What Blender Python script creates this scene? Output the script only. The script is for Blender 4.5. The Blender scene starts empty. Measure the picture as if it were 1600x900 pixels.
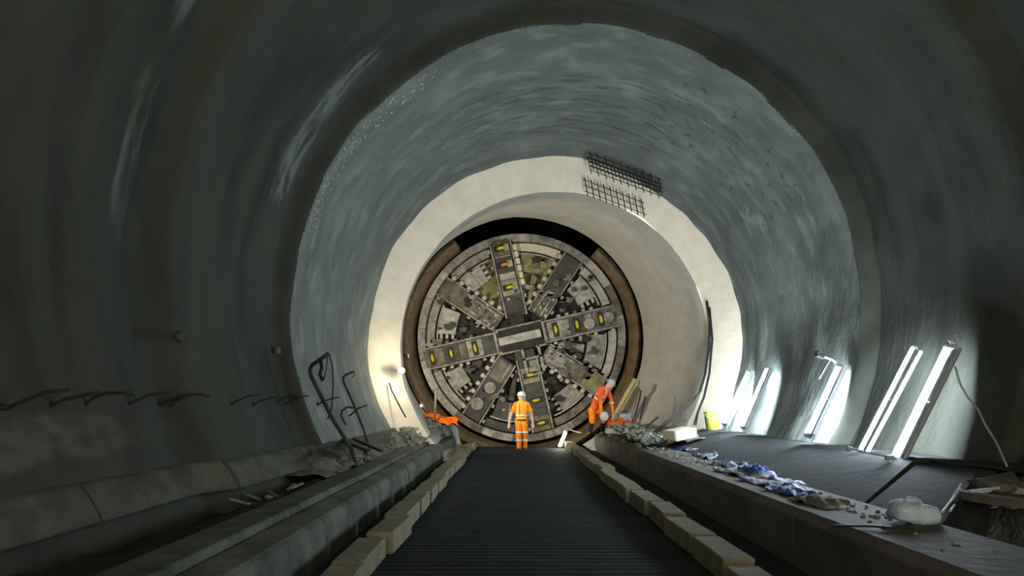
import bpy, math, random
from mathutils import Vector, Matrix, noise
random.seed(7)
PI = math.pi
scene = bpy.context.scene
col = scene.collection

# ------------------------------------------------------------ camera, world, exposure
cam_d = bpy.data.cameras.new('camera')
cam = bpy.data.objects.new('camera', cam_d); col.objects.link(cam)
cam.location = (0, 0, 1.5); cam.rotation_euler = (PI/2, 0, 0)
cam_d.sensor_width = 36; cam_d.lens = 22.5            # 1000 px focal length at 1600 px
cam_d.shift_y = 178/1600; cam_d.clip_start = 0.05; cam_d.clip_end = 200
scene.camera = cam
w = bpy.data.worlds.new('tunnel_fill'); scene.world = w; w.use_nodes = True
w.node_tree.nodes['Background'].inputs[0].default_value = (1.0, 0.92, 0.74, 1)
w.node_tree.nodes['Background'].inputs[1].default_value = 3.8  # added warm fill, enters by the open tunnel end behind the camera
scene.view_settings.view_transform = 'Standard'
scene.view_settings.look = 'None'
scene.view_settings.exposure = 0.0
scene.view_settings.gamma = 1.0
scene.view_settings.use_curve_mapping = False
TUBE_L = 205.0        # radiance of the batten diffusers
FLOOD_W = 980.0      # added bore flood lamp

def P(px, py, D):
    """a point at distance D ahead of the camera, metres"""
    return Vector(((px-800)*D/1000, D, 1.5+(628-py)*D/1000))

# ------------------------------------------------------------ materials
def mat(name, c1, c2=None, scale=4.0, rough=0.8, bump=0.15, metal=0.0, stretch=(1, 1, 1), uv=False,
        detail=6, emit=None, bscale=None, spec=0.12):
    m = bpy.data.materials.new(name); m.use_nodes = True
    nt = m.node_tree; N = nt.nodes; b = N['Principled BSDF']
    b.inputs['Roughness'].default_value = rough; b.inputs['Metallic'].default_value = metal
    b.inputs['Specular IOR Level'].default_value = spec
    if c2 is None: c2 = tuple(x*0.7 for x in c1)
    tc = N.new('ShaderNodeTexCoord'); mp = N.new('ShaderNodeMapping')
    mp.inputs['Scale'].default_value = stretch
    nt.links.new(tc.outputs['UV' if uv else 'Object'], mp.inputs['Vector'])
    ns = N.new('ShaderNodeTexNoise'); ns.inputs['Scale'].default_value = scale
    ns.inputs['Detail'].default_value = detail; ns.inputs['Roughness'].default_value = 0.62
    nt.links.new(mp.outputs['Vector'], ns.inputs['Vector'])
    cr = N.new('ShaderNodeValToRGB')
    cr.color_ramp.elements[0].position = 0.32; cr.color_ramp.elements[0].color = (*c2, 1)
    cr.color_ramp.elements[1].position = 0.68; cr.color_ramp.elements[1].color = (*c1, 1)
    nt.links.new(ns.outputs['Fac'], cr.inputs['Fac'])
    nt.links.new(cr.outputs['Color'], b.inputs['Base Color'])
    if bump:
        n2 = N.new('ShaderNodeTexNoise'); n2.inputs['Scale'].default_value = bscale or scale*5
        n2.inputs['Detail'].default_value = 5
        nt.links.new(mp.outputs['Vector'], n2.inputs['Vector'])
        bp = N.new('ShaderNodeBump'); bp.inputs['Strength'].default_value = bump
        bp.inputs['Distance'].default_value = 0.05
        nt.links.new(n2.outputs['Fac'], bp.inputs['Height'])
        nt.links.new(bp.outputs['Normal'], b.inputs['Normal'])
    if emit:
        b.inputs['Emission Color'].default_value = (*emit[0], 1); b.inputs['Emission Strength'].default_value = emit[1]
    return m

def add_stain_or_light(m, u0, u1, v0, v1, colr, thresh=0.5, nscale=3.0, soft=0.25, stretch=(1, 1, 1)):
    """a stain or a painted band of light with an outline of its own, in lining coordinates (u = degrees/10 round, v = metres along)"""
    nt = m.node_tree; N = nt.nodes; L = nt.links; b = N['Principled BSDF']
    src = b.inputs['Base Color'].links[0].from_socket
    tc = N.new('ShaderNodeTexCoord'); sp = N.new('ShaderNodeSeparateXYZ'); L.new(tc.outputs['UV'], sp.inputs[0])
    def band(sock, a, c):
        mr = N.new('ShaderNodeMapRange'); mr.interpolation_type = 'SMOOTHSTEP'
        mr.inputs['From Min'].default_value = a-(c-a)*0.0; mr.inputs['From Max'].default_value = a+(c-a)*soft
        L.new(sock, mr.inputs['Value'])
        mr2 = N.new('ShaderNodeMapRange'); mr2.interpolation_type = 'SMOOTHSTEP'
        mr2.inputs['From Min'].default_value = c-(c-a)*soft; mr2.inputs['From Max'].default_value = c
        mr2.inputs['To Min'].default_value = 1; mr2.inputs['To Max'].default_value = 0
        L.new(sock, mr2.inputs['Value'])
        mu = N.new('ShaderNodeMath'); mu.operation = 'MULTIPLY'; L.new(mr.outputs[0], mu.inputs[0]); L.new(mr2.outputs[0], mu.inputs[1])
        return mu.outputs[0]
    a = band(sp.outputs['X'], u0, u1); c = band(sp.outputs['Y'], v0, v1)
    mp = N.new('ShaderNodeMapping'); mp.inputs['Scale'].default_value = stretch; L.new(tc.outputs['UV'], mp.inputs['Vector'])
    ns = N.new('ShaderNodeTexNoise'); ns.inputs['Scale'].default_value = nscale; ns.inputs['Detail'].default_value = 7
    L.new(mp.outputs[0], ns.inputs['Vector'])
    mu = N.new('ShaderNodeMath'); mu.operation = 'MULTIPLY'; L.new(a, mu.inputs[0]); L.new(c, mu.inputs[1])
    mu2 = N.new('ShaderNodeMath'); mu2.operation = 'MULTIPLY'; L.new(mu.outputs[0], mu2.inputs[0]); L.new(ns.outputs['Fac'], mu2.inputs[1])
    mr = N.new('ShaderNodeMapRange'); mr.inputs['From Min'].default_value = thresh-0.08; mr.inputs['From Max'].default_value = thresh+0.08
    L.new(mu2.outputs[0], mr.inputs['Value'])
    mx = N.new('ShaderNodeMix'); mx.data_type = 'RGBA'; L.new(mr.outputs[0], mx.inputs['Factor'])
    L.new(src, mx.inputs['A']); mx.inputs['B'].default_value = (*colr, 1)
    L.new(mx.outputs['Result'], b.inputs['Base Color'])

M = {}
M['shot_near'] = mat('dark_unlit_shotcrete', (.063, .066, .053), (.032, .035, .027), 1.3, .9, .5, stretch=(.35, 1, 1), uv=True, bscale=9)  # darker shotcrete; part of the near rings' dimness is put into this colour
add_stain_or_light(M['shot_near'], 11.8, 17.4, 9.05, 9.95, (.14, .16, .145), .47, 3.2, .3, (.5, 2.4, 1))  # pale sheen streak painted beside the ring step
add_stain_or_light(M['shot_near'], -5, 23, -8, 10.5, (.058, .061, .048), .56, 1.1, .03, (.12, 1.7, 1))
add_stain_or_light(M['shot_near'], 19.5, 20.7, -4, 10.4, (.088, .09, .07), .36, 2.6, .48, (2.0, 1.2, 1))
add_stain_or_light(M['shot_near'], 11.5, 21, 6.2, 6.9, (.12, .13, .11), .52, 2.0, .4, (.4, 2.0, 1))  # lit edge of the nearer ring step, painted as a paler band
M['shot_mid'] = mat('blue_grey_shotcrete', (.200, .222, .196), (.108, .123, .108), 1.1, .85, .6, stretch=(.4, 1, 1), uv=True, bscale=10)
add_stain_or_light(M['shot_mid'], -5, 23, 9.5, 16.5, (.132, .150, .137), .54, 1.5, .04, (.7, 1.6, 1))
add_stain_or_light(M['shot_mid'], -5, 23, 9.5, 16.5, (.215, .240, .218), .60, 2.3, .04, (.5, 1.2, 1))
add_stain_or_light(M['shot_mid'], 9.5, 19, 10.0, 10.9, (.45, .49, .47), .63, 11.0, .3, (1.2, 1, 1))
add_stain_or_light(M['shot_mid'], 1.5, 8, 10.3, 14, (.065, .08, .085), .64, 3.2, .2, (1.5, 2.0, 1))
add_stain_or_light(M['shot_mid'], 5, 13, 11.0, 15, (.09, .10, .09), .58, 2.6, .2, (.5, 3.0, 1))
M['head'] = mat('pale_sprayed_concrete', (.90, .80, .63), (.76, .67, .51), 1.6, .8, .25, uv=True)
M['bore'] = mat('grey_sprayed_concrete', (.45, .44, .39), (.36, .35, .31), 1.2, .85, .2, uv=True)
M['collar'] = mat('rusty_brown_steel', (.32, .215, .115), (.11, .08, .052), 2.0, .38, .2, uv=True)
M['void'] = mat('shaded_excavation', (.02, .018, .014), (.012, .011, .009), 2, .9, .3)  # near black colour carries the shade of the hollows
M['floor'] = mat('dark_wet_slab', (.025, .036, .037), (.011, .017, .018), 1.6, .8, .3, stretch=(.6, 2.5, 1), spec=.10)
M['kerb'] = mat('green_grey_concrete', (.145, .155, .125), (.045, .056, .047), 2.0, .8, .45, stretch=(1, 1.3, .9))
M['kerb_r'] = mat('grey_concrete', (.125, .115, .095), (.07, .065, .055), 1.8, .8, .35)
M['block'] = mat('buff_concrete_block', (.25, .235, .155), (.14, .13, .09), 5, .85, .4)
M['dirt'] = mat('brown_mud', (.055, .046, .036), (.026, .022, .018), 3, .85, .7, bscale=18)
M['spoil'] = mat('grey_spoil', (.25, .25, .20), (.10, .10, .08), 5, .9, .7, bscale=22)
M['ramp'] = mat('ramp_concrete', (.040, .042, .042), (.025, .027, .027), 1.2, .95, .2, spec=.1)
M['sill'] = mat('olive_concrete', (.105, .105, .08), (.05, .052, .04), 3.0, .85, .4)
M['rebar'] = mat('rusted_rebar', (.035, .030, .024), (.015, .013, .011), 12, .7, .2)
M['steel_dark'] = mat('dark_steel', (.05, .047, .04), (.025, .024, .02), 5, .5, .2)
M['steel'] = mat('worn_grey_steel', (.42, .39, .32), (.13, .12, .095), 4.5, .5, .45, metal=.15, spec=.3)
M['steel_light'] = mat('pale_grey_steel', (.56, .53, .44), (.26, .245, .20), 4.0, .5, .35, metal=.1)
M['steel_brown'] = mat('muddy_brown_steel', (.24, .205, .155), (.075, .063, .047), 4.5, .55, .35, metal=.1)
M['steel_olive'] = mat('olive_mud_spotlit_steel', (.38, .33, .16), (.12, .105, .05), 4, .5, .3)  # olive mud; its yellow also paints the light on the crown sectors
M['steel_char'] = mat('charcoal_steel', (.105, .10, .085), (.05, .048, .04), 3, .55, .3)
M['steel_spotlit'] = mat('spotlit_cream_steel', (.80, .73, .52), (.55, .48, .32), 5, .5, .3)  # bright cream paints the spotlit patch near the cutterhead crown
M['yellow'] = mat('yellow_paint', (.85, .72, .04), (.65, .45, .02), 12, .5, .1)
M['orange_paint'] = mat('orange_paint', (.9, .35, .03), (.7, .25, .02), 12, .5, .1)
M['white'] = mat('white_plastic', (.75, .75, .72), (.58, .58, .55), 8, .4, .05)
M['grey_metal'] = mat('grey_enamel', (.45, .47, .48), (.33, .35, .36), 8, .45, .05)
M['cable'] = mat('black_cable', (.03, .03, .03), (.018, .018, .018), 10, .5, 0)
M['cable_pale'] = mat('pale_cable', (.45, .48, .50), (.35, .36, .38), 10, .5, 0)
M['timber'] = mat('yellow_timber', (.62, .50, .28), (.40, .30, .15), 5, .7, .2, stretch=(6, 1, 1))
M['timber_old'] = mat('weathered_timber', (.20, .18, .14), (.09, .08, .06), 5, .8, .3, stretch=(6, 1, 1))
M['hivis'] = mat('orange_cloth', (1.0, .33, .02), (.85, .17, .01), 7, .8, .15)
M['hivis_y'] = mat('amber_cloth', (1.0, .50, .04), (.95, .36, .02), 7, .8, .15)
M['hivis_red'] = mat('red_orange_cloth', (.85, .15, .04), (.60, .09, .03), 7, .8, .15)
M['reflective'] = mat('silver_reflective_tape', (.85, .83, .75), (.65, .63, .58), 12, .35, 0)
M['skin'] = mat('skin', (.62, .44, .34), (.52, .36, .28), 10, .6, .05)
M['skin_dark'] = mat('facial_features', (.10, .06, .05), (.07, .04, .03), 10, .6, 0)
M['boot'] = mat('dark_leather', (.05, .04, .035), (.03, .025, .02), 10, .6, .1)
M['navy'] = mat('dark_trousers', (.05, .05, .045), (.03, .03, .03), 10, .8, .1)
M['blue'] = mat('blue_sheeting', (.035, .085, .26), (.02, .05, .15), 6, .45, .3)
M['tarp_orange'] = mat('orange_sheeting', (.95, .20, .02), (.75, .11, .01), 6, .5, .3)
M['duct'] = mat('pale_sheeting', (.52, .55, .54), (.34, .36, .36), 6, .5, .3)
M['bluegrey'] = mat('blue_grey_sheeting', (.19, .23, .29), (.09, .11, .17), 6, .5, .4)
M['sack'] = mat('white_woven_sack', (.56, .66, .74), (.40, .48, .56), 7, .7, .4)
M['bucket'] = mat('yellow_green_plastic', (.36, .38, .06), (.30, .31, .05), 6, .45, .05)
M['stone'] = mat('pale_stone', (.34, .33, .27), (.17, .165, .13), 6, .9, .5)
M['tube'] = mat('lit_diffuser', (.9, .9, .9), (.9, .9, .9), 1, .4, 0, emit=((.75, .885, 1.0), TUBE_L))
M['lamp_warm'] = mat('lit_flood_glass', (.9, .9, .9), (.9, .9, .9), 1, .4, 0, emit=((1.0, .90, .70), 16))
M['lamp_dim'] = mat('lit_small_bulb', (.9, .9, .9), (.9, .9, .9), 1, .4, 0, emit=((1.0, .90, .75), 12))

# ------------------------------------------------------------ mesh helpers
class MB:
    def __init__(s): s.v = []; s.f = []
    def add(s, vs, fs):
        o = len(s.v); s.v += [tuple(x) for x in vs]; s.f += [tuple(i+o for i in f) for f in fs]; return s
    def box(s, c, size, rot=None, bevel=0.0):
        hx, hy, hz = [k/2 for k in size]
        if bevel:
            b = min(bevel, hx*.9, hy*.9, hz*.9); vs = []
            for sx in (-1, 1):
                for sy in (-1, 1):
                    for sz in (-1, 1):
                        vs += [(sx*(hx-b), sy*(hy-b), sz*hz), (sx*(hx-b), sy*hy, sz*(hz-b)), (sx*hx, sy*(hy-b), sz*(hz-b))]
            import bmesh
            bm = bmesh.new(); bv = [bm.verts.new(v) for v in vs]
            r = bmesh.ops.convex_hull(bm, input=bv); bm.verts.index_update()
            vs = [v.co.copy() for v in bm.verts]; fs = [[v.index for v in f.verts] for f in bm.faces]; bm.free()
        else:
            vs = [(x, y, z) for x in (-hx, hx) for y in (-hy, hy) for z in (-hz, hz)]
            fs = [(0, 1, 3, 2), (4, 6, 7, 5), (0, 4, 5, 1), (2, 3, 7, 6), (0, 2, 6, 4), (1, 5, 7, 3)]
        R = rot if rot is not None else Matrix.Identity(3)
        c = Vector(c)
        return s.add([R @ Vector(v)+c for v in vs], fs)
    def bar(s, a, b, wdt, hgt, up=(0, 0, 1), bevel=0):
        a = Vector(a); b = Vector(b); d = b-a; y = d.normalized()
        x = y.cross(Vector(up));
        if x.length < 1e-4: x = y.cross(Vector((1, 0, 0)))
        x.normalize(); z = x.cross(y)
        R = Matrix((x, y, z)).transposed()
        return s.box((a+b)/2, (wdt, d.length, hgt), R, bevel)
    def tube(s, pts, r, n=8, cap=True):
        pts = [Vector(p) for p in pts]; k = len(pts)
        rs = r if isinstance(r, (list, tuple)) else [r]*k
        t0 = (pts[1]-pts[0]).normalized()
        ref = Vector((0, 0, 1)) if abs(t0.z) < .9 else Vector((1, 0, 0))
        x = t0.cross(ref).normalized(); vs = []
        for i, p in enumerate(pts):
            t = (pts[min(i+1, k-1)]-pts[max(i-1, 0)]).normalized()
            x = (x-t*x.dot(t)).normalized(); y = t.cross(x)
            rr = rs[i]; rx, ry = rr if isinstance(rr, tuple) else (rr, rr)
            for j in range(n):
                a = 2*PI*j/n; vs.append(p+x*math.cos(a)*rx+y*math.sin(a)*ry)
        fs = [(i*n+j, i*n+(j+1) % n, (i+1)*n+(j+1) % n, (i+1)*n+j) for i in range(k-1) for j in range(n)]
        if cap: fs += [tuple(range(n-1, -1, -1)), tuple(range((k-1)*n, k*n))]
        return s.add(vs, fs)
    def lathe(s, prof, c=(0, 0, 0), n=20, axis='z', R=None):
        vs = []; k = len(prof); c = Vector(c)
        for (r, h) in prof:
            for j in range(n):
                a = 2*PI*j/n
                v = Vector((r*math.cos(a), r*math.sin(a), h))
                if axis == 'y': v = Vector((v.x, v.z, v.y))
                if R: v = R @ v
                vs.append(v+c)
        fs = [(i*n+j, i*n+(j+1) % n, (i+1)*n+(j+1) % n, (i+1)*n+j) for i in range(k-1) for j in range(n)]
        fs += [tuple(range(n-1, -1, -1)), tuple(range((k-1)*n, k*n))]
        return s.add(vs, fs)
    def prism_y(s, poly, y0, y1):
        n = len(poly)
        vs = [(x, y0, z) for x, z in poly]+[(x, y1, z) for x, z in poly]
        fs = [tuple(range(n)), tuple(range(2*n-1, n-1, -1))]+[(i, i+n, (i+1) % n+n, (i+1) % n) for i in range(n)]
        return s.add(vs, fs)
    def chunk(s, c, r, seed=None, flat=.7):
        import bmesh
        rnd = random.Random(seed) if seed is not None else random
        bm = bmesh.new()
        pts = []
        for i in range(11):
            v = Vector((rnd.uniform(-1, 1), rnd.uniform(-1, 1), rnd.uniform(-1, 1))).normalized()*r*rnd.uniform(.7, 1.15)
            v.z *= flat; pts.append(bm.verts.new(v))
        bmesh.ops.convex_hull(bm, input=pts)
        for v in [v for v in bm.verts if not v.link_faces]: bm.verts.remove(v)
        bm.verts.index_update()
        s.add([v.co+Vector(c) for v in bm.verts], [[v.index for v in f.verts] for f in bm.faces]); bm.free(); return s
    def mesh(s, name, smooth=False, uv=None):
        me = bpy.data.meshes.new(name); me.from_pydata(s.v, [], s.f); me.validate(); me.update()
        import bmesh
        bm = bmesh.new(); bm.from_mesh(me); bmesh.ops.recalc_face_normals(bm, faces=bm.faces); bm.to_mesh(me); bm.free()
        if smooth: me.polygons.foreach_set('use_smooth', [True]*len(me.polygons))
        return me
    def build(s, name, m, parent=None, smooth=False):
        o = bpy.data.objects.new(name, s.mesh(name, smooth)); col.objects.link(o)
        o.data.materials.append(M[m] if isinstance(m, str) else m)
        if parent is not None: o.parent = parent
        return o

def tag(o, label, cat, group=None):
    o['label'] = label; o['category'] = cat
    if group: o['group'] = group
    return o
def thing(name, label, cat, loc=(0, 0, 0), rz=0, group=None):
    o = bpy.data.objects.new(name, None); o.empty_display_size = .1; col.objects.link(o)
    o.location = loc; o.rotation_euler = (0, 0, rz); return tag(o, label, cat, group)
def struct(o, label=None):
    o['kind'] = 'structure'
    if label: o['label'] = label
    return o
def inst(o_mesh, name, m, parent, loc=(0, 0, 0), rot=(0, 0, 0), scale=(1, 1, 1)):
    o = bpy.data.objects.new(name, o_mesh); col.objects.link(o); o.parent = parent
    o.location = loc; o.rotation_euler = rot; o.scale = scale
    if not o_mesh.materials: o_mesh.materials.append(M[m])
    elif o_mesh.materials[0] != M[m]:
        o.material_slots[0].link = 'OBJECT'; o.material_slots[0].material = M[m]
    return o
ORD = ['nearest', 'second', 'third', 'fourth', 'fifth', 'sixth', 'seventh', 'eighth', 'ninth', 'tenth', 'eleventh', 'twelfth',
       'thirteenth', 'fourteenth', 'fifteenth', 'sixteenth', 'seventeenth', 'eighteenth', 'nineteenth', 'twentieth']

# ------------------------------------------------------------ tunnel lining
SEC = [(-8, .95, 3.0, 5.05), (6.95, .97, 3.0, 5.02), (7.12, 1.0, 2.98, 4.80), (9.98, 1.02, 2.98, 4.76), (10.10, 1.02, 2.98, 4.50),
       (15.7, 1.025, 2.90, 4.53)]
def sec(D, S=SEC):
    for a, b in zip(S, S[1:]):
        if D <= b[0]:
            t = (D-a[0])/(b[0]-a[0]); return tuple(a[i]+(b[i]-a[i])*t for i in range(1, 4))
    return S[-1][1:]
def wall_x(D, z, side):
    cx, cz, R = sec(D); return cx+side*math.sqrt(max(R*R-(z-cz)**2, .01))
def relief(p, D, deg, amp):
    q = Vector((deg*.07, D*.9, 0))
    return amp*(noise.noise(q*.6)*1.0+noise.noise(q*1.9+Vector((3, 1, 7)))*.5+noise.noise(Vector((D*1.6, deg*.012, 4)))*.9)
def shell(name, m, Ds, secf, a0, a1, nA, amp, thick_out=None):
    vs, fs, uvs = [], [], []
    for D in Ds:
        cx, cz, R = secf(D)
        for j in range(nA+1):
            dg = a0+(a1-a0)*j/nA; a = math.radians(dg)
            r = R-relief(None, D, dg, amp)
            vs.append((cx+r*math.cos(a), D, cz+r*math.sin(a))); uvs.append((dg/10, D))
    n = nA+1
    for i in range(len(Ds)-1):
        for j in range(nA): fs.append((i*n+j, i*n+j+1, (i+1)*n+j+1, (i+1)*n+j))
    me = bpy.data.meshes.new(name); me.from_pydata(vs, [], fs); me.update()
    ul = me.uv_layers.new(name='lining')
    for lp in me.loops: ul.data[lp.index].uv = uvs[lp.vertex_index]
    me.polygons.foreach_set('use_smooth', [True]*len(me.polygons))
    me.materials.append(M[m]); o = bpy.data.objects.new(name, me); col.objects.link(o)
    return struct(o)
def steps(a, b, d):
    n = max(1, round((b-a)/d)); return [a+(b-a)*i/n for i in range(n+1)]
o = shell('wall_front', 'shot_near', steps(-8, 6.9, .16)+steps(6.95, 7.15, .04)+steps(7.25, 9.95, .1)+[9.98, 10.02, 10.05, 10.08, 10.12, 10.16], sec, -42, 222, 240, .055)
o['label'] = 'dark greenish sprayed concrete lining of the near tunnel rings, dimness partly coloured in'
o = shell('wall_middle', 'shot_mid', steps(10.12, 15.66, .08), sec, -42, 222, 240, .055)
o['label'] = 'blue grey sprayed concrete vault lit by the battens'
# annular headwall: thickness comes from the bore lining lofted behind it
BO = [(16.4, 1.08, 2.93, 3.95), (16.55, 1.06, 2.95, 3.90), (21.0, .315, 3.56, 3.99)]
vs, fs, uvs = [], [], []; nA = 200; nR = 10
for i in range(nR+1):
    t = i/nR
    for j in range(nA+1):
        dg = -60+300*j/nA; a = math.radians(dg)
        cx = 1.023+(1.08-1.023)*t; cz = 2.895+(2.93-2.895)*t; R = 4.56+(3.95-4.56)*t
        y = 15.5+.9*t**1.15+.06*(1-t)*(noise.noise(Vector((dg*.05, t, 2))))
        R += .025*noise.noise(Vector((dg*.08, 5, t)))
        vs.append((cx+R*math.cos(a), y-.12*math.sin(min(t, 1)*PI)*.0, cz+R*math.sin(a))); uvs.append((dg/10, t))
n = nA+1
for i in range(nR):
    for j in range(nA): fs.append((i*n+j, i*n+j+1, (i+1)*n+j+1, (i+1)*n+j))
me = bpy.data.meshes.new('wall_headwall'); me.from_pydata(vs, [], fs); me.update()
ul = me.uv_layers.new(name='lining')
for lp in me.loops: ul.data[lp.index].uv = uvs[lp.vertex_index]
me.polygons.foreach_set('use_smooth', [True]*len(me.polygons)); me.materials.append(M['head'])
o = bpy.data.objects.new('wall_headwall', me); col.objects.link(o)
struct(o, 'pale cream ring shaped headwall around the bored tunnel')
o = shell('wall_bore', 'bore', steps(16.4, 21.0, .2), lambda D: sec(D, BO), -60, 240, 200, .02)
o['label'] = 'smooth grey lining of the short bore behind the headwall'
# back of the bore: cavity the machine breaks out of, its shade coloured dark
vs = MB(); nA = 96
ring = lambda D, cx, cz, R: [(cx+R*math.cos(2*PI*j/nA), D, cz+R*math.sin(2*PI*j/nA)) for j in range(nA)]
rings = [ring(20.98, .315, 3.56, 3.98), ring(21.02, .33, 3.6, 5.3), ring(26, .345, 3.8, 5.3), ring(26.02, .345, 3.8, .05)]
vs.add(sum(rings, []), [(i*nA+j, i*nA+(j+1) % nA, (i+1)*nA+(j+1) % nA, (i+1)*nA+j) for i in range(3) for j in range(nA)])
o = struct(vs.build('wall_cavity', 'void'), 'hollow excavated round the boring machine, its shade coloured black')
vs, fs, uvs = [], [], []
Ds = [21.42, 21.55, 21.7, 22.1, 22.5, 23, 23.4]; A0, A1, nA = 124, 410, 120
for thick in (0, .10):
    for D in Ds:
        t = (D-21)/2.6; cx = .315+.03*t; cz = 3.56+.24*t; R = 3.94-.10*t+thick
        for j in range(nA+1):
            dg = A0+(A1-A0)*j/nA; a = math.radians(dg); r = R-.015*noise.noise(Vector((dg*.1, D, 9)))
            vs.append((cx+r*math.cos(a), D, cz+r*math.sin(a))); uvs.append((dg/10, D))
n = nA+1; half = len(Ds)*n
for k in (0, half):
    for i in range(len(Ds)-1):
        for j in range(nA): fs.append((k+i*n+j, k+i*n+j+1, k+(i+1)*n+j+1, k+(i+1)*n+j))
for j in range(nA): fs.append((j, j+1, half+j+1, half+j))
for i in range(len(Ds)-1):
    fs.append((i*n, (i+1)*n, half+(i+1)*n, half+i*n)); fs.append((i*n+nA, (i+1)*n+nA, half+(i+1)*n+nA, half+i*n+nA))
me = bpy.data.meshes.new('wall_collar'); me.from_pydata(vs, [], fs); me.update()
ul = me.uv_layers.new(name='lining')
for lp in me.loops: ul.data[lp.index].uv = uvs[lp.vertex_index]
me.polygons.foreach_set('use_smooth', [True]*len(me.polygons)); me.materials.append(M['collar'])
o = bpy.data.objects.new('wall_collar', me); col.objects.link(o); struct(o, 'rusty brown steel collar round the cutterhead, open at the crown')

# ------------------------------------------------------------ ground
def grid(name, m, fx, fD, nx, nD, zf, parent=None, smooth=True):
    """surface z = zf(s, D) over s in 0..1 across, x = fx(s, D)"""
    vs, fs = [], []
    for i in range(nD+1):
        D = fD(i/nD)
        for j in range(nx+1):
            s = j/nx; x = fx(s, D); vs.append((x, D, zf(s, D, x)))
    for i in range(nD):
        for j in range(nx): a = i*(nx+1)+j; fs.append((a, a+1, a+nx+2, a+nx+1))
    b = MB(); b.add(vs, fs); return b.build(name, m, parent, smooth)
# ridged slab
b = MB(); vs = []; fs = []; y = -6.0; k = 0
prof = []
while y < 21.7:
    prof += [(y, 0.0), (y+.085, 0.0), (y+.10, -.005), (y+.125, -.005)]; y += .14
vs = [(x, yy, z+.010*noise.noise(Vector((x*.7, yy*1.3, 0)))+.004*noise.noise(Vector((x*2, yy*9, 0)))-.008) for (yy, z) in prof for x in (-1.76, -.6, .6, 1.7, 2.61)]
fs = [(i*5+j, i*5+j+1, (i+1)*5+j+1, (i+1)*5+j) for i in range(len(prof)-1) for j in range(4)]
b.add(vs, fs)
yl = prof[-1][0]; b.add([(-1.76, yl, -.009), (2.61, yl, -.009), (2.61, yl, -1.2), (-1.76, yl, -1.2)], [(0, 1, 2, 3)])
struct(b.build('floor', 'floor'), 'dark slab with fine ridges across the tunnel axis')
# pit floor under the machine
b = MB(); b.box((.3, 23.9, -1.05), (9, 4.4, .3)); struct(b.build('floor_pit', 'void'))
# side channel walls, cast in lengths
def channel(name, label, poly, y0, y1, L, m):
    root = bpy.data.objects.new(name, None); col.objects.link(root); root.location = (poly[0][0], y0, 0); struct(root, label)
    y = y0; k = 0
    me = MB().prism_y([(x-poly[0][0], z) for x, z in poly], 0.006, L-.012).mesh('channel_length'); me.materials.append(M[m])
    while y < y1-.1:
        o = bpy.data.objects.new('channel_length', me); col.objects.link(o); o.parent = root
        o.location = (random.uniform(-.006, .006), y-y0, random.uniform(-.006, .006)); y += L
    return root
PL = [(-1.74, -.3), (-1.76, .30), (-1.79, .37), (-1.83, .40), (-2.06, .425), (-2.075, .40), (-2.095, .40), (-2.11, .475), (-2.125, .485), (-2.44, .485), (-2.46, .465), (-2.50, -.3)]
channel('trim_1', 'left green grey concrete channel wall with stepped top', PL, -3.6, 20.6, 2.42, 'kerb')
PR = [(2.60, -.3), (2.60, .43), (2.615, .45), (2.70, .50), (3.46, .51), (3.46, -.3)]
channel('trim_2', 'right grey concrete channel wall with broad flat top', PR, -3.6, 20.2, 2.38, 'kerb_r')
# left mud gutter
def zl(s, D, x):
    base = .48
    dip = -.18*math.exp(-((s-.55)/.25)**2)*max(0, min(1, (9.6-D)/1.4))
    edge = -.06*(1-min(1, s/.1))
    return base-.03+dip+edge+.05*noise.noise(Vector((x*2.2, D*1.1, 3)))+.03*noise.noise(Vector((x*7, D*5, 1)))
def fxl(s, D):
    out = wall_x(min(D, 15.9), .6, -1)-.25 if D < 16 else -3.6
    return -2.47+(out+2.47)*s
struct(grid('floor_left', 'dirt', fxl, lambda t: -4+19.2*t, 16, 150, zl), 'brown mud gutter between the left wall and channel wall')
def bank_x(D): return -2.47+.50*max(0, min(1, (D-14.5)/2.2))
def zl2(s, D, x): return .47+(.24+.10*max(0, min(1, (D-15)/3)))*max(min(1, s/.22), max(0, min(.9, (D-15.5)/2)))*max(0, min(1, (D-8.6)/1.3))+.20*s*(D > 14)+.05*noise.noise(Vector((x*2.2, D*1.7, 3)))+.04*noise.noise(Vector((x*6, D*5, 1)))
struct(grid('floor_bore_left', 'spoil', lambda s, D: bank_x(D)-1.75*s, lambda t: 8.7+11.9*t, 22, 130, zl2), 'grey spoil bank at the left mouth of the bore')
def zr2(s, D, x): return .60+.14*max(0, min(1, (D-15.5)/2))+.20*s+.07*noise.noise(Vector((x*2.2, D*1.7, 8)))+.05*noise.noise(Vector((x*6, D*5, 4)))
struct(grid('floor_bore_right', 'spoil', lambda s, D: 2.85+2.2*s, lambda t: 13.6+6.6*t, 20, 70, zr2), 'grey spoil bank at the right mouth of the bore')
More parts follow.
